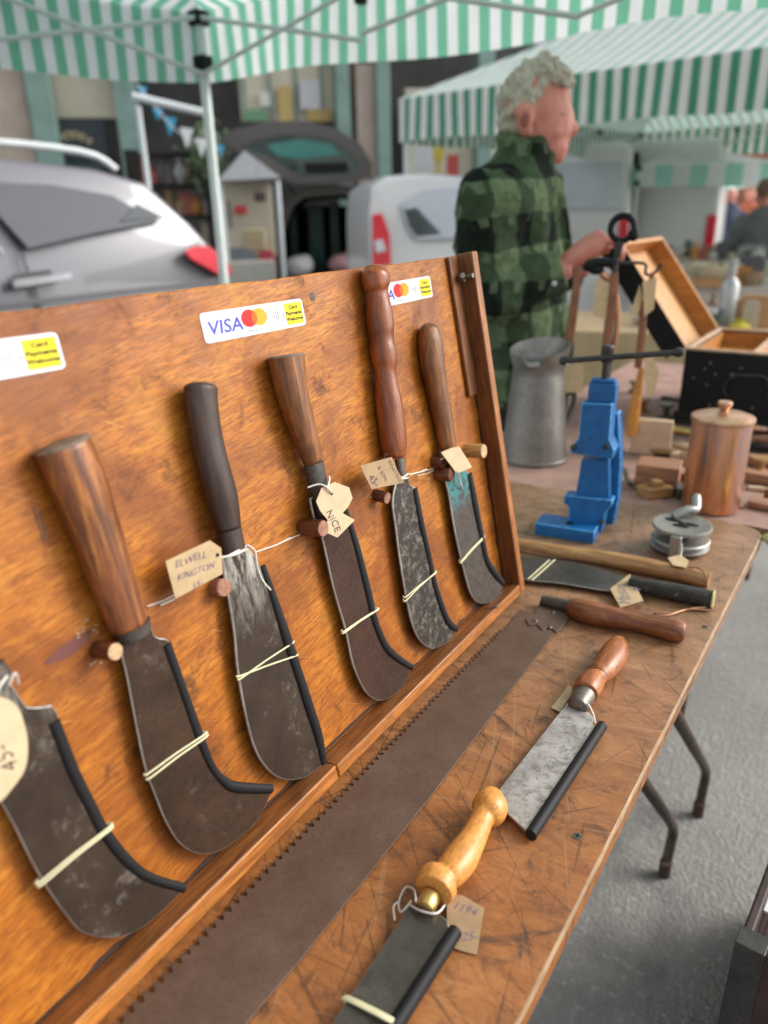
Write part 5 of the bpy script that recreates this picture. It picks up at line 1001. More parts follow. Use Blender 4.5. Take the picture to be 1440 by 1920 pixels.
def vehicle(name, label, cat, fr, prof, hw, belt, tumble, paint, windows, lamps, extra=(), wheels=((-.85, .34), (1.75, .34)), group=None, side=-1):
    v = thing(name, label, cat, fr, group); g = G(); g.loft(car_shell(prof, hw, belt, tumble)); obj('body', g, paint, v, smooth=40, bevel=.02, seg=3)
    def sy(z, o=0.0): return hw * 1.0 * (1 - (tumble * (z - belt) if z > belt else 0)) + o
    def panel(nm, poly, mat, o, th=.012, par=v, sd=side):
        g = G(); n = len(poly); vs = [V((x, sd * (sy(z) + o), z)) for x, z in poly] + [V((x, sd * (sy(z) + o + th), z)) for x, z in poly]
        g.add(vs, [list(range(n)), list(range(n, 2 * n))] + [(i, (i + 1) % n, n + (i + 1) % n, n + i) for i in range(n)]); return obj(nm, g, mat, par, bevel=.004)
    for poly, mat in windows: panel('window', poly, mat, .012)
    for nm, poly, mat, o, th in lamps: panel(nm, poly, mat, o, th)
    for x, r_ in wheels:
        for s_ in (-1, 1):
            g = G(); y = s_ * (hw - .10); g.lathe([(r_ * .6, -.1), (r_ * .95, -.1), (r_, -.07), (r_, .07), (r_ * .95, .1), (r_ * .6, .1)], (x, y, r_), (0, 1, 0), n=28, cap=True); w_ = obj('wheel', g, TYRE, v, smooth=40)
            g = G(); g.lathe([(r_ * .62, .0), (r_ * .62, .108), (r_ * .3, .09), (.0001, .085)], (x, y, r_), (0, s_, 0), n=24); obj('rim', g, RIM, w_, smooth=40)
    return v, panel
# silver SUV: x to the rear (image right), near side is -y
SIL = MB('silver_paint', .38, .2); SIL.col((.155, .152, .168)); SIL.b.inputs['Coat Weight'].default_value = .6; SIL = SIL.m
DKP = plain('dark_lower_trim', (.07, .07, .075), .5)
p = WORLD.hit(160, 520, .97); q_ = WORLD.hit(372, 470, 1.06)
sdir = V((q_.x - p.x, q_.y - p.y, 0)).normalized()
sdir = (sdir * .55 + V((math.cos(YAW), math.sin(YAW), 0)) * .45).normalized()
away = V((-sdir.y, sdir.x, 0)); HWS = .92
fr = Fr((p.x, p.y, 0) , sdir, away, (0, 0, 1)); fr.O = fr.O + away * HWS - sdir * .32
prof = [(-3.0, .35), (1.12, .33), (1.33, .45), (1.38, .72), (1.35, .98), (1.26, 1.10), (1.12, 1.27), (.86, 1.52), (.55, 1.60), (-.1, 1.66), (-.9, 1.66), (-1.5, 1.58), (-2.1, 1.15), (-3.0, 1.02)]
suv, pan = vehicle('parked_suv', 'silver grey estate car with red tail lamp parked at the left', 'car', fr, prof, HWS, .98, .22, SIL,
    [([(.02, 1.15), (.42, 1.22), (.88, 1.28), (.60, 1.44), (.25, 1.50), (-.22, 1.52)], GLS), ([(-.12, 1.13), (-.36, 1.52), (-.62, 1.52), (-.42, 1.10)], GLS), ([(-1.6, 1.02), (-.54, 1.09), (-.76, 1.52), (-1.4, 1.50)], GLD)],
    [('tail_lamp', [(1.00, 1.09), (1.08, 1.12), (1.18, 1.12), (1.27, 1.05), (1.33, .96), (1.31, .92), (1.24, .92), (1.14, .98), (1.04, 1.04)], RED, .006, .03), ('door_seam', [(-.03, 1.12), (-.01, 1.12), (.03, .80), (-.02, .45), (-.04, .45), (.01, .80)], DKP, .002, .004), ('handle_recess', [(-.14, .92), (.14, .95), (.12, 1.03), (-.1, 1.01)], DKP, .002, .006), ('door_handle', [(-.12, .94), (.22, .97), (.22, 1.01), (-.12, .985)], RIM, .02, .04), ('lower_trim', [(-2.9, .34), (1.10, .34), (1.32, .50), (1.2, .58), (-2.9, .52)], DKP, .01, .01),
     ('crease', [(-2.9, .80), (1.25, .90), (1.25, .87), (-2.9, .76)], SIL, .004, .012), ('quarter_light', [(.60, 1.285), (.92, 1.30), (.74, 1.39)], GLD, .026, .006)], wheels=((-2.4, .36), (.92, .36)))
for s_ in (-1, 1):
    g = G(); g.tube([(-1.6, s_ * .66, 1.63), (-1.45, s_ * .66, 1.72), (-.3, s_ * .66, 1.745), (.5, s_ * .66, 1.70), (.72, s_ * .66, 1.60)], .022, 8, smooth=4); obj('roof_rail', g, FRM, suv, smooth=60)
# hatchback seen from behind with its tailgate up
GRY = plain('grey_brown_paint', (.10, .09, .082), .35, metal=.3, var=.06)
fr = facing(610, 8.8, 400); hx_ = lambda px, py, y=0.0: fr.hit(px, py, y, 1)
hat = thing('hatchback', 'dark hatchback seen from behind with its tailgate raised', 'car', fr)
def face_prism(nm, pts, y0, y1, mat, par, bev=.01, hit=None):
    P = [(hit or hx_)(a, b, y0) for a, b in pts]; g = G(); g.prism([(p.x, p.z) for p in P], y0, y1, f=lambda p, z: V((p[0], z, max(.02, p[1])))); return obj(nm, g, mat, par, bevel=bev)
def frame_prism(nm, outer, inner, y0, y1, mat, par, hit=None):
    A = [(hit or hx_)(a, b, y0) for a, b in outer]; B = [(hit or hx_)(a, b, y0) for a, b in inner]; n = len(A)
    rings = [[V((p.x, y, max(.02, p.z))) for p in Q] for Q, y in ((A, y0), (A, y1), (B, y1), (B, y0), (A, y0))]
    g = G(); g.loft(rings, cap=False); return obj(nm, g, mat, par)
frame_prism('body', [(503, 560), (508, 470), (520, 410), (536, 372), (560, 352), (640, 346), (690, 352), (716, 372), (732, 410), (745, 470), (752, 560), (748, 640), (505, 640)],
            [(524, 545), (526, 478), (536, 420), (550, 386), (570, 370), (640, 364), (680, 370), (702, 386), (714, 420), (724, 478), (730, 545), (728, 580), (528, 580)], 0, 3.0, GRY, hat)
g = G(); c = hx_(628, 470, 2.9); g.b2((c.x - .7, 2.85, .4), (c.x + .7, 2.95, 1.4)); obj('cabin_back', g, M['black'], hat)
for (l, t_, r2, b2_, mm, y) in ((530, 500, 722, 560, 'black', .3), (540, 395, 562, 500, 'cab1', 1.2), (575, 385, 612, 505, 'cab2', 1.4), (616, 380, 640, 505, 'cab3', 1.5), (650, 388, 700, 500, 'cab4', 1.3)):
    if mm.startswith('cab'): M[mm] = plain('green_glass_' + 'abcd'[int(mm[3]) - 1], {'cab1': (.02, .12, .11), 'cab2': (.03, .2, .17), 'cab3': (.10, .22, .11), 'cab4': (.02, .09, .07)}[mm], .3)
    p1, p2 = hx_(l, t_, y), hx_(r2, b2_, y); g = G(); g.b2((p1.x, y, p2.z), (p2.x, y + .12, p1.z)); obj('seat_back' if mm != 'black' else 'boot_floor', g, M[mm], hat, bevel=.02)
gate = frame_prism('tailgate', [(408, 262), (440, 242), (500, 228), (570, 226), (630, 240), (676, 270), (700, 310), (694, 332), (660, 344), (560, 346), (540, 342), (470, 300)],
            [(450, 278), (480, 262), (520, 254), (575, 252), (620, 262), (655, 284), (676, 312), (672, 322), (650, 328), (565, 330), (548, 322), (500, 292)], -.45, -.38, GRY, hat)
face_prism('tailgate_glass', [(450, 278), (480, 262), (520, 254), (575, 252), (620, 262), (655, 284), (676, 312), (672, 322), (650, 328), (565, 330), (548, 322), (500, 292)], -.42, -.40, GLD, gate, 0)
face_prism('painted_reflection', [(500, 272), (560, 262), (620, 270), (640, 290), (560, 298), (520, 292)], -.43, -.4205, plain('teal_reflection_glass', (.05, .20, .17), .2), gate, 0)  # teal patch: a reflection painted onto the tailgate glass
face_prism('number_plate_recess', [(570, 306), (650, 304), (654, 322), (574, 326)], -.44, -.4305, M['black'], gate, .004)
for (a_, b_) in (((540, 340), (556, 366)), ((694, 330), (700, 366))):
    g = G(); g.tube([hx_(*a_, -.40), hx_(*b_, .05)], .02, 8); obj('gas_strut', g, M['iron'], hat)
frame_prism('tail_lamp', [(488, 430), (506, 420), (508, 530), (486, 540)], [(492, 436), (502, 430), (503, 520), (491, 530)], -.02, .1, RED, hat)
for nm, lab, px, py, r_, cc in (('bag', 'white bundle in the open boot of the hatchback', 560, 500, .17, (.6, .6, .6)), ('bag', 'pink bundle in the open boot of the hatchback', 640, 495, .15, (.5, .28, .28)), ('bag', 'grey bundle in the open boot beside the white car', 690, 488, .13, (.2, .2, .22))):
    c = hx_(px, py, .15); f2 = fr.at(c); g = G(); g.ell((0, 0, 0), (r_, .15, r_ * .7)); g.ell((r_ * .4, .02, .03), (r_ * .6, .12, r_ * .6)); tagit(obj(nm, g, plain('bundle', cc, .8), fr=f2, smooth=60), lab, 'bundle')
# white car behind the man
WPT = MB('white_paint', .3); WPT.col((.68, .68, .67)); WPT.b.inputs['Coat Weight'].default_value = .5; WPT = WPT.m
fr = facing(700, 5.6, 420); fr = fr.rot(R(8)); f5 = lambda px, py: fr.hit(px, py, 0, 1)
z_ = lambda px, py: f5(px, py).z; x_ = lambda px, py: f5(px, py).x
prof = [(x_(698, 560), .35), (x_(694, 480), .75), (x_(694, 400), z_(694, 400)), (x_(700, 350), z_(700, 348)), (x_(730, 335), z_(730, 328)), (x_(800, 335), z_(800, 322)), (x_(900, 340), z_(900, 330)), (x_(980, 370), z_(980, 380)), (x_(1050, 400), .95), (x_(1250, 400), .85), (x_(1260, 500), .35)]
f6 = fr.at((0, .8, 0)); hw6 = .8
px2 = lambda px, py: (fr.hit(px, py, 0, 1).x, fr.hit(px, py, 0, 1).z)
vehicle('parked_white_car', 'small white car with a tall red tail lamp behind the checked jacket', 'car', f6, prof, hw6, 1.0, .12, WPT,
    [([px2(752, 382), px2(800, 356), px2(850, 352), px2(900, 356), px2(900, 445), px2(780, 450), px2(762, 420)], GLC), ([px2(757, 392), px2(782, 388), px2(830, 440), px2(780, 446), px2(764, 420)], GLD)],
    [('tail_lamp', [px2(698, 402), px2(716, 400), px2(730, 440), px2(732, 495), px2(698, 498)], RED, .01, .03), ('reversing_lamp', [px2(700, 452), px2(716, 448), px2(722, 470), px2(704, 474)], M['white_st'], .045, .01)], wheels=((.35, .3), (2.4, .3)))
# white vans
def van(label, px, D, w_, h_, rz, win):
    fr = facing(px, D, 380).rot(R(rz)); v = thing('white_van', label, 'van', fr, None); hx = w_ / 2
    g = G(); sec = [(-hx, .3), (hx, .3), (hx * 1.0, 1.1), (hx * .93, h_ - .12), (hx * .82, h_), (-hx * .82, h_), (-hx * .93, h_ - .12), (-hx, 1.1)]
    g.prism(sec, 0, 4.5, f=lambda p, z: V((p[0], z, p[1]))); obj('body', g, WPT, v, bevel=.06, seg=3, smooth=40)
    if win:
        g = G(); g.prism([(-hx * .78, 1.28), (hx * .78, 1.28), (hx * .72, h_ - .2), (-hx * .72, h_ - .2)], -.02, -.003, f=lambda p, z: V((p[0], z, p[1]))); obj('rear_window', g, GLC, v, bevel=.01)
        g = G(); g.b2((-.3, -.03, .45), (.3, -.008, .58)); obj('number_plate', g, M['st_yel'], v)
    for s_ in (-1, 1):
        g = G(); g.b2((s_ * hx * .86 - .05, -.03, .75), (s_ * hx * .86 + .05, .0, 1.2)); obj('tail_lamp', g, RED, v, bevel=.01)
        for y in (.9, 3.6):
            g = G(); g.lathe([(.2, -.1), (.33, -.1), (.34, 0), (.33, .1), (.2, .1)], (s_ * (hx - .1), y, .34), (1, 0, 0), n=20); obj('wheel', g, TYRE, v, smooth=40)
    return v
van('white van with a pale window, seen just behind the man\'s chest', 1092, 9.0, 1.05, 1.95, 3, True)
van('white van standing right of the dark gap with a canopy in front', 1250, 9.6, 1.15, 1.98, -6, False)
g = G(); fr = facing(1170, 9.3, 380); g.b2((-.17, 0, .3), (.12, .3, 1.85)); g.b2((-.26, -.1, 1.0), (-.17, .2, 1.75)); tagit(obj('dark_gap_block', g, M['black'], fr=fr, bevel=.03), 'dark tall block put in for the dark gap between the two white vans', 'filler block')  # added black block stands in for the darkness between the vans
D3 = 9.0; fa, fb = facing(1192, D3, 360), facing(1452, D3 + .5, 360); a, b = V((fa.O.x, fa.O.y, 0)), V((fb.O.x, fb.O.y, 0)); e1 = (b - a).normalized(); e2 = V((-e1.y, e1.x, 0)); S3 = (b - a).length
z3 = facing(1300, D3).hit(1300, 350, 0, 1).z; z4 = facing(1290, D3 + S3 / 2).hit(1290, 272, 0, 1).z
GRN3 = fabric('mint_canvas', (.38, .70, .62), .4)
gazebo('small pale mint and white gazebo far back at the right', [a.xy, b.xy, (b + e2 * S3).xy, (a + e2 * S3).xy], z3, .22, z4, .4, green=GRN3, roofg=WHT, truss=False, legr=.015)
# ------------------------------------------------------------------ market hall behind
CRM = plain('cream_render', (.56, .52, .40), .8, var=.12, scale=2); GST = plain('green_steel', (.16, .25, .22), .5, var=.15, scale=3); PNK = plain('pale_pink_pier', (.42, .34, .28), .8, var=.15, scale=3)
DK = plain('dark_shop_interior', (.045, .046, .043), .8, var=.5, scale=1.5); SIGN = plain('dark_blue_sign_board', (.02, .028, .036), .5, var=.1); GOLD = plain('cream_gold_paint', (.55, .46, .28), .6)
q = MB('brick_far', .85); _b = q.n('ShaderNodeTexBrick'); q.L(q.map((1, 1, 1), rot=(R(90), 0, 0)), _b.inputs[0]); _b.inputs['Scale'].default_value = 3; _b.inputs['Color1'].default_value = (.42, .13, .06, 1); _b.inputs['Color2'].default_value = (.36, .10, .05, 1); _b.inputs['Mortar'].default_value = (.4, .3, .22, 1); q.col(_b.outputs[0]); BRK = q.m
HF = facing(400, 12.5, 400); hh = lambda px, py, y=0.0: HF.hit(px, py, y, 1)
hall = thing('market_hall', 'market hall front with green steel columns and cream panels behind the cars', 'building', HF)
def rect(nm, l, t_, r2, b2_, y0, y1, mat, par=hall, bev=.01, zmin=None):
    tm = min(max(t_, 60), 300); p1, p2 = hh(l, tm, y0), hh(r2, tm, y0); g = G(); g.b2((p1.x, y0, max(hh(r2, b2_, y0).z, .01) if zmin is None else zmin), (p2.x, y1, hh(l, t_, y0).z)); return obj(nm, g, mat, par, bevel=bev)
rect('back_wall', -260, -260, 1000, 700, .9, 1.2, DK, zmin=0)
for l, r2 in ((28, 76), (196, 238), (626, 652), (704, 730), (-120, -70)): rect('column', l, -200, r2, 700, -.12, .15, GST, zmin=0)
rect('pier', -60, -200, 27, 700, .0, .5, PNK, zmin=0); rect('pier', 666, 120, 703, 700, .0, .5, PNK, zmin=0)
for l, t_, r2, b2_ in ((77, 60, 195, 222), (440, 60, 625, 228), (240, -60, 440, 60)): rect('upper_panel', l, t_, r2, b2_, .2, .4, CRM)
rect('upper_panel', 760, 165, 1010, 420, .2, .4, CRM); rect('column', 900, -200, 930, 700, -.12, .15, GST, zmin=0); rect('beam', 731, 60, 1010, 84, -.05, .19, GST)
rect('beam', -120, 20, 730, 58, -.05, .19, GST)
sg = rect('sign_board', 77, 224, 195, 300, .12, .3, SIGN)
g = G()
for k in range(5):
    c = hh(112 + k * 14, 262 - 8 * math.sin(k * .9), .1); r_ = .07 - .008 * k
    g.tube([c + V((r_ * math.cos(a_ * .5) * (1 - a_ * .04), 0, r_ * math.sin(a_ * .5) * (1 - a_ * .04))) for a_ in range(12)], .014, 6)
obj('scroll_ornament', g, GOLD, sg)
rect('door_leaf', 77, 302, 195, 700, .15, .25, plain('dark_green_door', (.03, .05, .045), .6), zmin=.02)
for l in (450, 500, 550, 598): rect('glazing_bar', l, 100, l + 4, 226, .14, .19, GST)
for i, (l, t_, r2, b2_, cc) in enumerate(((560, 150, 600, 205, (.5, .5, .5)), (520, 160, 545, 230, (.45, .33, .12)), (485, 172, 505, 200, (.55, .55, .5)), (455, 205, 500, 228, (.12, .25, .14)), (575, 205, 622, 228, (.4, .28, .1)))):
    rect('wall_poster', l, t_, r2, b2_, .10, .13, plain('poster_colour', cc, .7))
# brick block and dull facade further right
BFr = facing(1100, 24, 390); bb = lambda px, py, y=0.0: BFr.hit(px, py, y, 1)
far = thing('brick_building', 'orange brick building far behind the market stalls at the right', 'building', BFr)
def rect2(nm, l, t_, r2, b2_, y0, y1, mat, zmin=None, par=far):
    p1, p2 = bb(l, t_, y0), bb(r2, b2_, y0); g = G(); g.b2((p1.x, y0, p2.z if zmin is None else zmin), (p2.x, y1, p1.z)); return obj(nm, g, mat, par)
rect2('wall', 730, -100, 1900, 500, 0, 3, BRK, 0)
for k in range(9): wn = rect2('window', 760 + k * 120, 60, 820 + k * 120, 160, -.06, -.001, GLC)
rect2('shopfront', 730, 300, 1340, 500, -.2, -.07, CRM, 0)
# ------------------------------------------------------------------ frame, bunting, parasol, stall clutter between the cars
fr = facing(320, 6.6, 400); ff = lambda px, py, y=0.0: fr.hit(px, py, y, 1)
r_ = thing('rail_frame', 'white metal rail on a slim upright behind the silver car', 'frame', fr)
g = G(); g.tube([ff(248, 180), ff(384, 212, -.0)], .028, 10); obj('top_rail', g, FRM, r_, smooth=50)
for px in (258,):
    g = G(); p = ff(px, 190); g.tube([V((p.x, 0, 0)), p - V((0, 0, .03))], .02, 10); obj('upright', g, FRM, r_, smooth=50)
g = G(); P = [ff(*c_, .5) for c_ in ((258, 158), (295, 205), (320, 235), (350, 258), (385, 272), (412, 280))]; g.tube(P, .004, 6, smooth=3)
bun = thing('bunting', 'string of blue and white bunting flags behind the gazebo leg', 'bunting', fr); obj('cord', g, FRM, bun)
BLU = plain('blue_flag', (.04, .32, .52), .7); WFL = plain('white_flag', (.65, .68, .68), .7)
for px, py, mm, w_, h_ in ((266, 160, BLU, 22, 22), (296, 202, BLU, 22, 24), (319, 218, BLU, 24, 38), (350, 238, WFL, 26, 40), (378, 258, WFL, 24, 38), (413, 270, BLU, 18, 24)):
    a_, b_, c_ = ff(px - w_ / 2, py, .5), ff(px + w_ / 2, py + 4, .5), ff(px, py + h_, .5); g = G(); g.prism([(a_.x, a_.z), (b_.x, b_.z), (c_.x, c_.z)], .499, .503, f=lambda p, z: V((p[0], z, p[1]))); obj('flag', g, mm, bun)
fr = facing(462, 7.6, 400); ff = lambda px, py, y=0.0: fr.hit(px, py, y, 1)
st = thing('covered_stall', 'small stall with a grey-white gabled cover and cream backdrop beside the hatchback', 'stall', fr)
a_, b_, c_ = ff(408, 340), ff(526, 334), ff(458, 284); g = G(); g.prism([(a_.x, a_.z), (b_.x, b_.z), (c_.x, c_.z)], -.1, 1.0, f=lambda p, z: V((p[0], z, p[1]))); obj('gabled_cover', g, plain('grey_white_cover', (.50, .51, .53), .7), st)
for px in (412, 520):
    g = G(); p = ff(px, 340); g.tube([V((p.x, -.05, 0)), p + V((0, -.05, 0))], .022, 8); obj('upright', g, FRM, st)
def frect(nm, l, t_, r2, b2_, y0, y1, mat, par, zmin=None):
    p1, p2 = ff(l, t_, y0), ff(r2, b2_, y0); g = G(); g.b2((p1.x, y0, p2.z if zmin is None else zmin), (p2.x, y1, p1.z)); return obj(nm, g, mat, par, bevel=.008)
frect('backdrop', 414, 342, 518, 480, .3, .34, CRM, st); frect('counter', 410, 492, 520, 560, -.1, .3, plain('pale_cloth', (.55, .53, .46), .8), st, 0)
for i, (l, t_, r2, b2_, cc, lab) in enumerate(((438, 385, 464, 402, (.5, .04, .05), 'small red tin hanging on the cream backdrop'), (476, 360, 500, 378, (.08, .05, .05), 'small dark round box on the cream backdrop'), (425, 375, 436, 430, (.12, .14, .15), 'dark narrow frame on the cream backdrop'), (430, 465, 480, 492, (.16, .18, .2), 'dark grey box on the counter of the gabled stall'), (455, 430, 500, 470, (.42, .33, .2), 'tan basket standing on the counter of the gabled stall'), (484, 470, 515, 492, (.4, .05, .06), 'red box on the counter of the gabled stall'))):
    p1, p2 = ff(l, t_, .05), ff(r2, b2_, .05); g = G(); g.b2((0, 0, 0), (p2.x - p1.x, .12, p1.z - p2.z)); tagit(obj('boxed_goods', g, plain('goods_colour', cc, .6), fr=fr.at((p1.x, .05, p2.z)), bevel=.02), lab, 'box')
# shelves of bric-a-brac left of the leg
fr = facing(320, 8.4, 400); ff = lambda px, py, y=0.0: fr.hit(px, py, y, 1)
sh = thing('display_shelves', 'dark shelving unit packed with brown bric-a-brac behind the silver car', 'shelves', fr)
for t_ in (285, 345, 405, 465): frect('shelf', 262, t_, 400, t_ + 6, 0, .4, M['blackw'], sh)
for l in (258, 398): frect('side', l, 280, l + 5, 520, 0, .4, M['blackw'], sh, 0)
random.seed(11)
cols = [((.30, .20, .11), 'brown'), ((.45, .38, .28), 'tan'), ((.50, .22, .06), 'orange'), ((.10, .13, .10), 'dark green'), ((.36, .10, .07), 'red'), ((.5, .48, .44), 'pale'), ((.14, .12, .11), 'black')]
cm = [plain('trinket_' + n_.replace(' ', '_'), c_, .6) for c_, n_ in cols]
def vase(fr_, r_, h_, mat, lab, cat, name='ornament', group=None, kind=0):
    g = G()
    if kind % 4 == 0: g.lathe([(r_ * .5, 0), (r_ * .9, h_ * .25), (r_, h_ * .45), (r_ * .55, h_ * .75), (r_ * .4, h_ * .85), (r_ * .55, h_), (r_ * .45, h_)], n=14)
    elif kind % 4 == 1: g.lathe([(r_ * .5, 0), (r_ * .55, h_ * .06), (r_ * .9, h_ * .5), (r_, h_), (r_ * .92, h_), (r_ * .5, h_ * .15), (.0001, h_ * .12)], n=14)
    elif kind % 4 == 2: g.b2((-r_, -r_ * .6, 0), (r_, r_ * .6, h_ * .85)); g.b2((-r_ * .8, -r_ * .4, h_ * .86), (r_ * .8, r_ * .4, h_))
    else: g.lathe([(r_ * .7, 0), (r_ * .72, h_ * .6), (r_ * .6, h_ * .68), (r_ * .3, h_ * .74), (r_ * .3, h_ * .95), (r_ * .36, h_ * .96), (r_ * .36, h_)], n=14)
    return tagit(obj(name, g, mat, fr=fr_, smooth=40), lab, cat, group)
SG = 'bric-a-brac packed on the far shelves'
nth = lambda k: ('first', 'second', 'third', 'fourth', 'fifth', 'sixth', 'seventh', 'eighth', 'ninth', 'tenth', 'eleventh', 'twelfth', 'thirteenth', 'fourteenth', 'fifteenth', 'sixteenth', 'seventeenth')[k]
for row, yb_ in enumerate((345, 405, 465)):
    for k in range(8):
        px = 270 + k * 17 + random.uniform(-3, 3); c = ff(px, yb_, .15); ci = random.randrange(len(cols)); hpx = random.uniform(26, 50); r_ = .055 + random.random() * .03
        vase(fr.at(c + V((0, 0, .002))), r_, hpx * 8.4 / 1500, cm[ci], nth(k) + ' ornament from the left on the ' + ('top', 'middle', 'lowest')[row] + ' visible far shelf, ' + cols[ci][1], 'ornament', group=SG, kind=random.randrange(4))
# greenery hanging behind the leg
g = G(); random.seed(3)
for k in range(420):
    c = ff(385 + random.gauss(0, 16), 300 + random.gauss(0, 26), random.uniform(-.3, .1)); a_ = V((random.gauss(0, 1), random.gauss(0, 1), random.gauss(0, 1))).normalized() * .05; b_ = a_.orthogonal().normalized() * .02
    g.add([c - a_, c + b_, c + a_, c - b_], [(0, 1, 2, 3)])
lp = thing('leafy_plant', 'loose leafy plant hanging behind the gazebo leg', 'plant', fr); tagit(obj('leaves', g, plain('leaf_green', (.06, .10, .04), .6, var=.4), lp), kind='stuff')
g = G(); g.tube([ff(385, 300, 0), ff(384, 240, 0)], .01, 6); obj('stem', g, M['leather'], lp)
# ------------------------------------------------------------------ stalls at the right
def stall_table(label, pl, pr, D, h_, dep, mat, px_c, ztop=None):
    fr = facing(px_c, D, 560); a_, b_ = fr.hit(pl, 560, 0, 1).x, fr.hit(pr, 560, 0, 1).x; t = thing('cloth_covered_stall', label, 'stall', fr)
    n = 40; g = G(); rings = []
    front = [V((lerp(a_, b_, k / n), .012 * math.sin(k * 1.7), 0)) for k in range(n + 1)]
    vs = [p + V((0, 0, .03)) for p in front] + [V((p.x, 0, h_)) for p in front] + [V((p.x, dep, h_)) for p in front]
    fs = [(k, k + 1, n + 2 + k, n + 1 + k) for k in range(n)] + [(n + 1 + k, n + 2 + k, 2 * n + 3 + k, 2 * n + 2 + k) for k in range(n)]
    g.add(vs, fs); obj('cloth', g, mat, t, smooth=60)
    g = G(); g.b2((a_ + .01, .02, h_ - .03), (b_ - .01, dep - .01, h_ - .004)); obj('table_top', g, M['tedge'], t)
    for x in (a_ + .05, b_ - .05):
        for y in (.06, dep - .06):
            g = G(); g.tube([(x, y, 0), (x, y, h_ - .03)], .018, 8); obj('leg', g, M['legmetal'], t)
    return fr, a_, b_
HES = plain('hessian_cloth', (.46, .34, .19), .85, var=.12, scale=8); PCL = plain('pale_stall_cloth', (.50, .44, .38), .8, var=.1)
f1, a1, b1 = stall_table('long stall draped in tan cloth behind the chest and the rack', 1055, 1620, 3.6, .78, .75, HES, 1250)
f2_, a2, b2 = stall_table('further stall with pale cloth under the second gazebo', 1180, 1700, 5.6, .80, .8, PCL, 1300)
f3, a3, b3 = stall_table('far crowded stall seen under the small mint gazebo', 1150, 1700, 7.6, .84, .8, PCL, 1300)
goods = [  # px, py(base), frame, y, r, h, kind, colour, label, cat
 (1375, 500, 0, .25, .055, .30, 3, (.42, .42, .41), 'tall grey metal coffee urn on the tan-draped stall', 'urn'),
 (1330, 512, 0, .2, .06, .09, 1, (.55, .55, .55), 'white enamel mug beside the grey urn', 'mug'),
 (1400, 520, 0, .15, .05, .05, 0, (.55, .45, .04), 'squat yellow tin in front of the grey urn', 'tin'),
 (1290, 505, 0, .3, .07, .08, 1, (.30, .38, .42), 'blue-grey pot on the tan-draped stall', 'pot'),
 (1432, 500, 0, .3, .08, .14, 2, (.45, .25, .12), 'brown wooden box at the right end of the tan-draped stall', 'box'),
 (1255, 495, 0, .4, .06, .07, 2, (.14, .12, .13), 'dark tin box behind the raised chest lid', 'tin'),
 (1350, 455, 1, .25, .17, .13, 1, (.62, .56, .40), 'large cream mixing bowl on the further stall', 'bowl'),
 (1300, 448, 1, .3, .15, .11, 1, (.58, .52, .38), 'second cream bowl left of the large one', 'bowl'),
 (1255, 455, 1, .2, .10, .10, 0, (.50, .36, .33), 'pinkish pot on the further stall', 'pot'),
 (1225, 460, 1, .3, .07, .22, 3, (.55, .50, .44), 'pale stoneware bottle at the left of the further stall', 'bottle'),
 (1410, 455, 1, .3, .10, .18, 2, (.10, .10, .11), 'black metal box on the further stall', 'box'),
 (1320, 470, 1, .05, .16, .05, 2, (.45, .24, .10), 'flat orange-brown tray before the cream bowls', 'tray'),
 (1395, 425, 1, .5, .07, .05, 2, (.62, .66, .2), 'yellow-green packet behind the cream bowl', 'packet'),
 (1215, 400, 2, .3, .10, .12, 2, (.40, .20, .10), 'brown crate on the far crowded stall', 'crate'),
 (1270, 402, 2, .2, .12, .10, 1, (.5, .42, .38), 'pale basin on the far crowded stall', 'basin'),
 (1340, 402, 2, .3, .16, .10, 2, (.10, .09, .10), 'long black case on the far crowded stall', 'case'),
 (1420, 404, 2, .3, .12, .12, 2, (.35, .33, .33), 'grey bin on the far crowded stall', 'bin')]
for px, py, fi, y, r_, h_, kd, cc, lab, cat in goods:
    fr = (f1, f2_, f3)[fi]; zt_ = (.78, .80, .84)[fi]; p = fr.hit(px, py, y, 1); vase(fr.at((p.x, y, zt_ + .001)), r_, h_, plain('goods_' + cat, cc, .45 if cat != 'urn' else .3, metal=.5 if cat == 'urn' else 0), lab, cat, name='stall_' + cat, kind=kd)
random.seed(29)
for k in range(16):
    px = 1215 + k * 14.5 + random.uniform(-4, 4); y = random.uniform(.05, .65); p = f1.hit(px, 500, y, 1); ci = (k * 3 + 1) % len(cols); kd = (k * 5 + k // 3) % 4; kn = ('narrow-necked vase', 'open bowl', 'lidded box', 'small bottle')[kd]
    vase(f1.at((p.x, y, .781)), random.uniform(.025, .055), random.uniform(.04, .13), cm[ci], cols[ci][1] + ' ' + kn + ', ' + nth(k) + ' from the left on the tan-draped stall', kn.split()[-1], name=kn.replace('-', '_').replace(' ', '_'), group='small goods on the tan-draped stall', kind=kd)
random.seed(21)
for fi in (1, 2):
    fr = (f1, f2_, f3)[fi]; zt_ = (.78, .80, .84)[fi]
    for k in range(15):
        px = 1195 + k * 16.5 + random.uniform(-4, 4); y = random.uniform(.05, .7); p = fr.hit(px, 430, y, 1)
        c_, n_ = random.choice(cols); kd = random.randrange(4); kn = ('narrow-necked vase', 'open bowl', 'lidded box', 'small bottle')[kd]
        vase(fr.at((p.x, y, zt_ + .001)), random.uniform(.035, .08), random.uniform(.05, .16), cm[cols.index((c_, n_))], n_ + ' ' + kn + ', ' + nth(k) + ' from the left on the ' + ('further', 'far crowded')[fi - 1] + ' stall', kn.split()[-1], name=kn.replace('-', '_').replace(' ', '_'), group='bric-a-brac on the ' + ('further', 'far')[fi - 1] + ' stall', kind=kd)
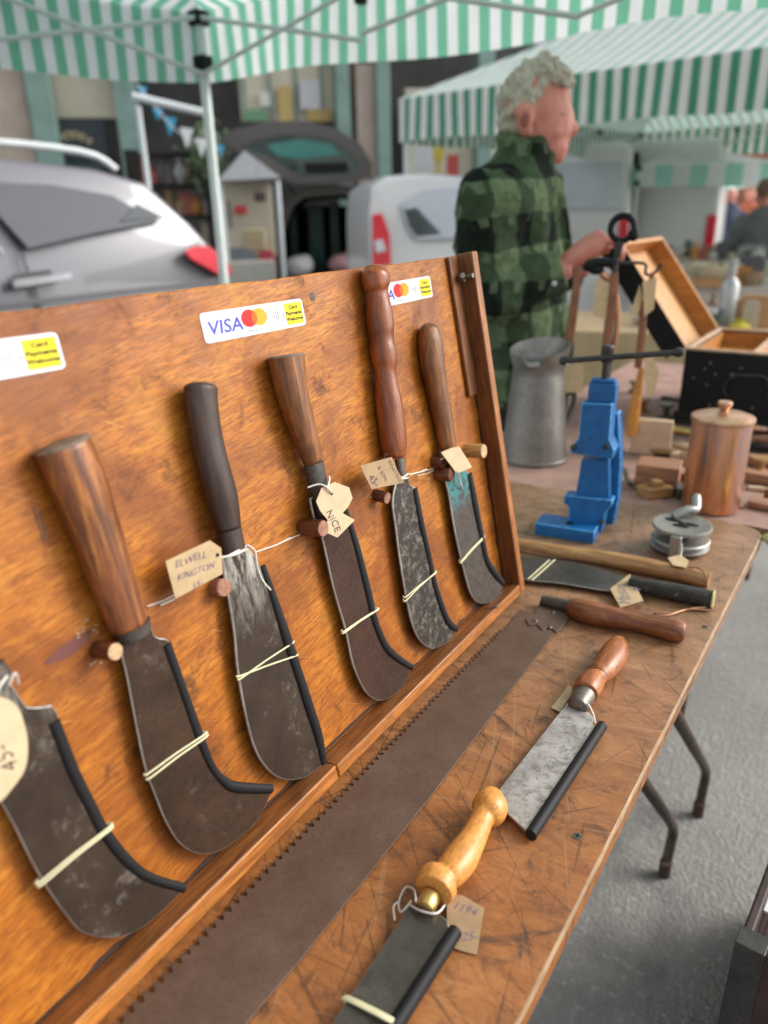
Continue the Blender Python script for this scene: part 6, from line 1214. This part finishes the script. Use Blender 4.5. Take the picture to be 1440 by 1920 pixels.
# far shoppers: one skinned body each
def person(label, px, D, top, shirt, hair_c, rz=0):
    fr = facing(px, D, 380); H_ = fr.hit(px, top, 0, 1).z; fr = fr.rot(R(rz)); s = H_ / 1.75; p = thing('person', label, 'person', fr)
    g = G(); g.ell((0, 0, 1.63 * s), (.078 * s, .095 * s, .115 * s)); g.ell((0, -.03 * s, 1.58 * s), (.06 * s, .07 * s, .08 * s)); g.ell((0, -.1 * s, 1.61 * s), (.014, .02, .02))
    g.tube([(0, .01, 1.55 * s), (0, .01, 1.4 * s)], .055 * s, 10)
    g.loft([ringz(V((0, 0, z * s)), a_ * s, b_ * s) for z, a_, b_ in ((.85, .15, .11), (1.05, .14, .1), (1.3, .18, .11), (1.42, .16, .09), (1.47, .07, .06))])
    for q_ in (-1, 1):
        g.tube([(q_ * .19 * s, 0, 1.38 * s), (q_ * .23 * s, .02, 1.1 * s), (q_ * .2 * s, -.14 * s, .92 * s)], [.05, .042, .03], 10, smooth=3)
        hb = V((q_ * .195 * s, -.17 * s, .90 * s)); g.ell(hb, (.035, .045, .03))
        for f_ in range(4): g.tube([hb + V(((f_ - 1.5) * .016, -.02, 0)), hb + V(((f_ - 1.5) * .018, -.07 + .006 * abs(f_ - 1), -.02))], .008, 6)
        g.tube([hb + V((-q_ * .03, 0, 0)), hb + V((-q_ * .045, -.05, -.01))], .009, 6)
        g.tube([(q_ * .09 * s, 0, .9 * s), (q_ * .10 * s, .0, .48 * s), (q_ * .1 * s, .02, .07)], [.085, .06, .045], 12, smooth=3); g.ell((q_ * .1 * s, -.06, .04), (.05, .13, .04))
    obj('body', g, skin, p, remesh=.012)
    g = G(); g.loft([ringz(V((0, 0, z * s)), a_ * s, b_ * s) for z, a_, b_ in ((.80, .175, .135), (1.05, .17, .125), (1.3, .2, .13), (1.43, .17, .11), (1.50, .075, .07))])
    for q_ in (-1, 1): g.tube([(q_ * .18 * s, 0, 1.39 * s), (q_ * .235 * s, .02, 1.1 * s), (q_ * .205 * s, -.10 * s, .96 * s)], [.075, .062, .05], 12, smooth=3)
    displace(obj('coat', g, plain('coat_cloth', shirt, .85), p, remesh=.016), .12, .05)
    g = G()
    for q_ in (-1, 1): g.tube([(q_ * .09 * s, 0, .92 * s), (q_ * .10 * s, .0, .48 * s), (q_ * .1 * s, .02, .08)], [.10, .075, .06], 12, smooth=3)
    obj('trousers', g, plain('trouser_cloth', (.03, .035, .05), .85), p, remesh=.016)
    g = G(); g.ell((0, .02 * s, 1.665 * s), (.088 * s, .098 * s, .105 * s)); obj('hair', g, plain('hair_colour', hair_c, .8), p, smooth=60)
person('far shopper in grey coat at the right picture edge', 1432, 8.0, 338, (.16, .165, .165), (.20, .12, .08), 160)
person('far shopper in navy coat beyond the stalls', 1368, 11.0, 346, (.05, .06, .11), (.22, .16, .12), 30)
person('far person with ginger hair at the left of the far stall', 1228, 12.0, 352, (.30, .22, .2), (.6, .3, .08), -10)
person('far person in a pale top beyond the small gazebo', 1300, 14.0, 354, (.50, .45, .40), (.25, .18, .12), 20)
person('far person in an orange-red jacket near the right edge', 1405, 12.5, 348, (.50, .14, .07), (.3, .2, .1), 0)
# things between the leg and the hall at far right of the white car
fr = facing(800, 8.8, 400); ff = lambda px, py, y=0.0: fr.hit(px, py, y, 1)
for l, t_, r2, b2_, cc, lab in ((775, 275, 812, 322, (.62, .62, .62), 'white poster board standing beyond the white car'), (812, 272, 832, 300, (.6, .45, .05), 'yellow panel beyond the white car'), (838, 290, 860, 340, (.5, .08, .06), 'red panel beyond the white car')):
    p1, p2 = ff(l, t_), ff(r2, b2_); f9 = fr.at((p1.x, 0, 0)); g = G(); g.b2((0, 0, p2.z), (p2.x - p1.x, .04, p1.z)); g.tube([((p2.x - p1.x) / 2, .05, 0), ((p2.x - p1.x) / 2, .05, p1.z)], .02, 8); tagit(obj('poster_stand', g, plain('panel_colour', cc, .6), fr=f9), lab, 'panel')
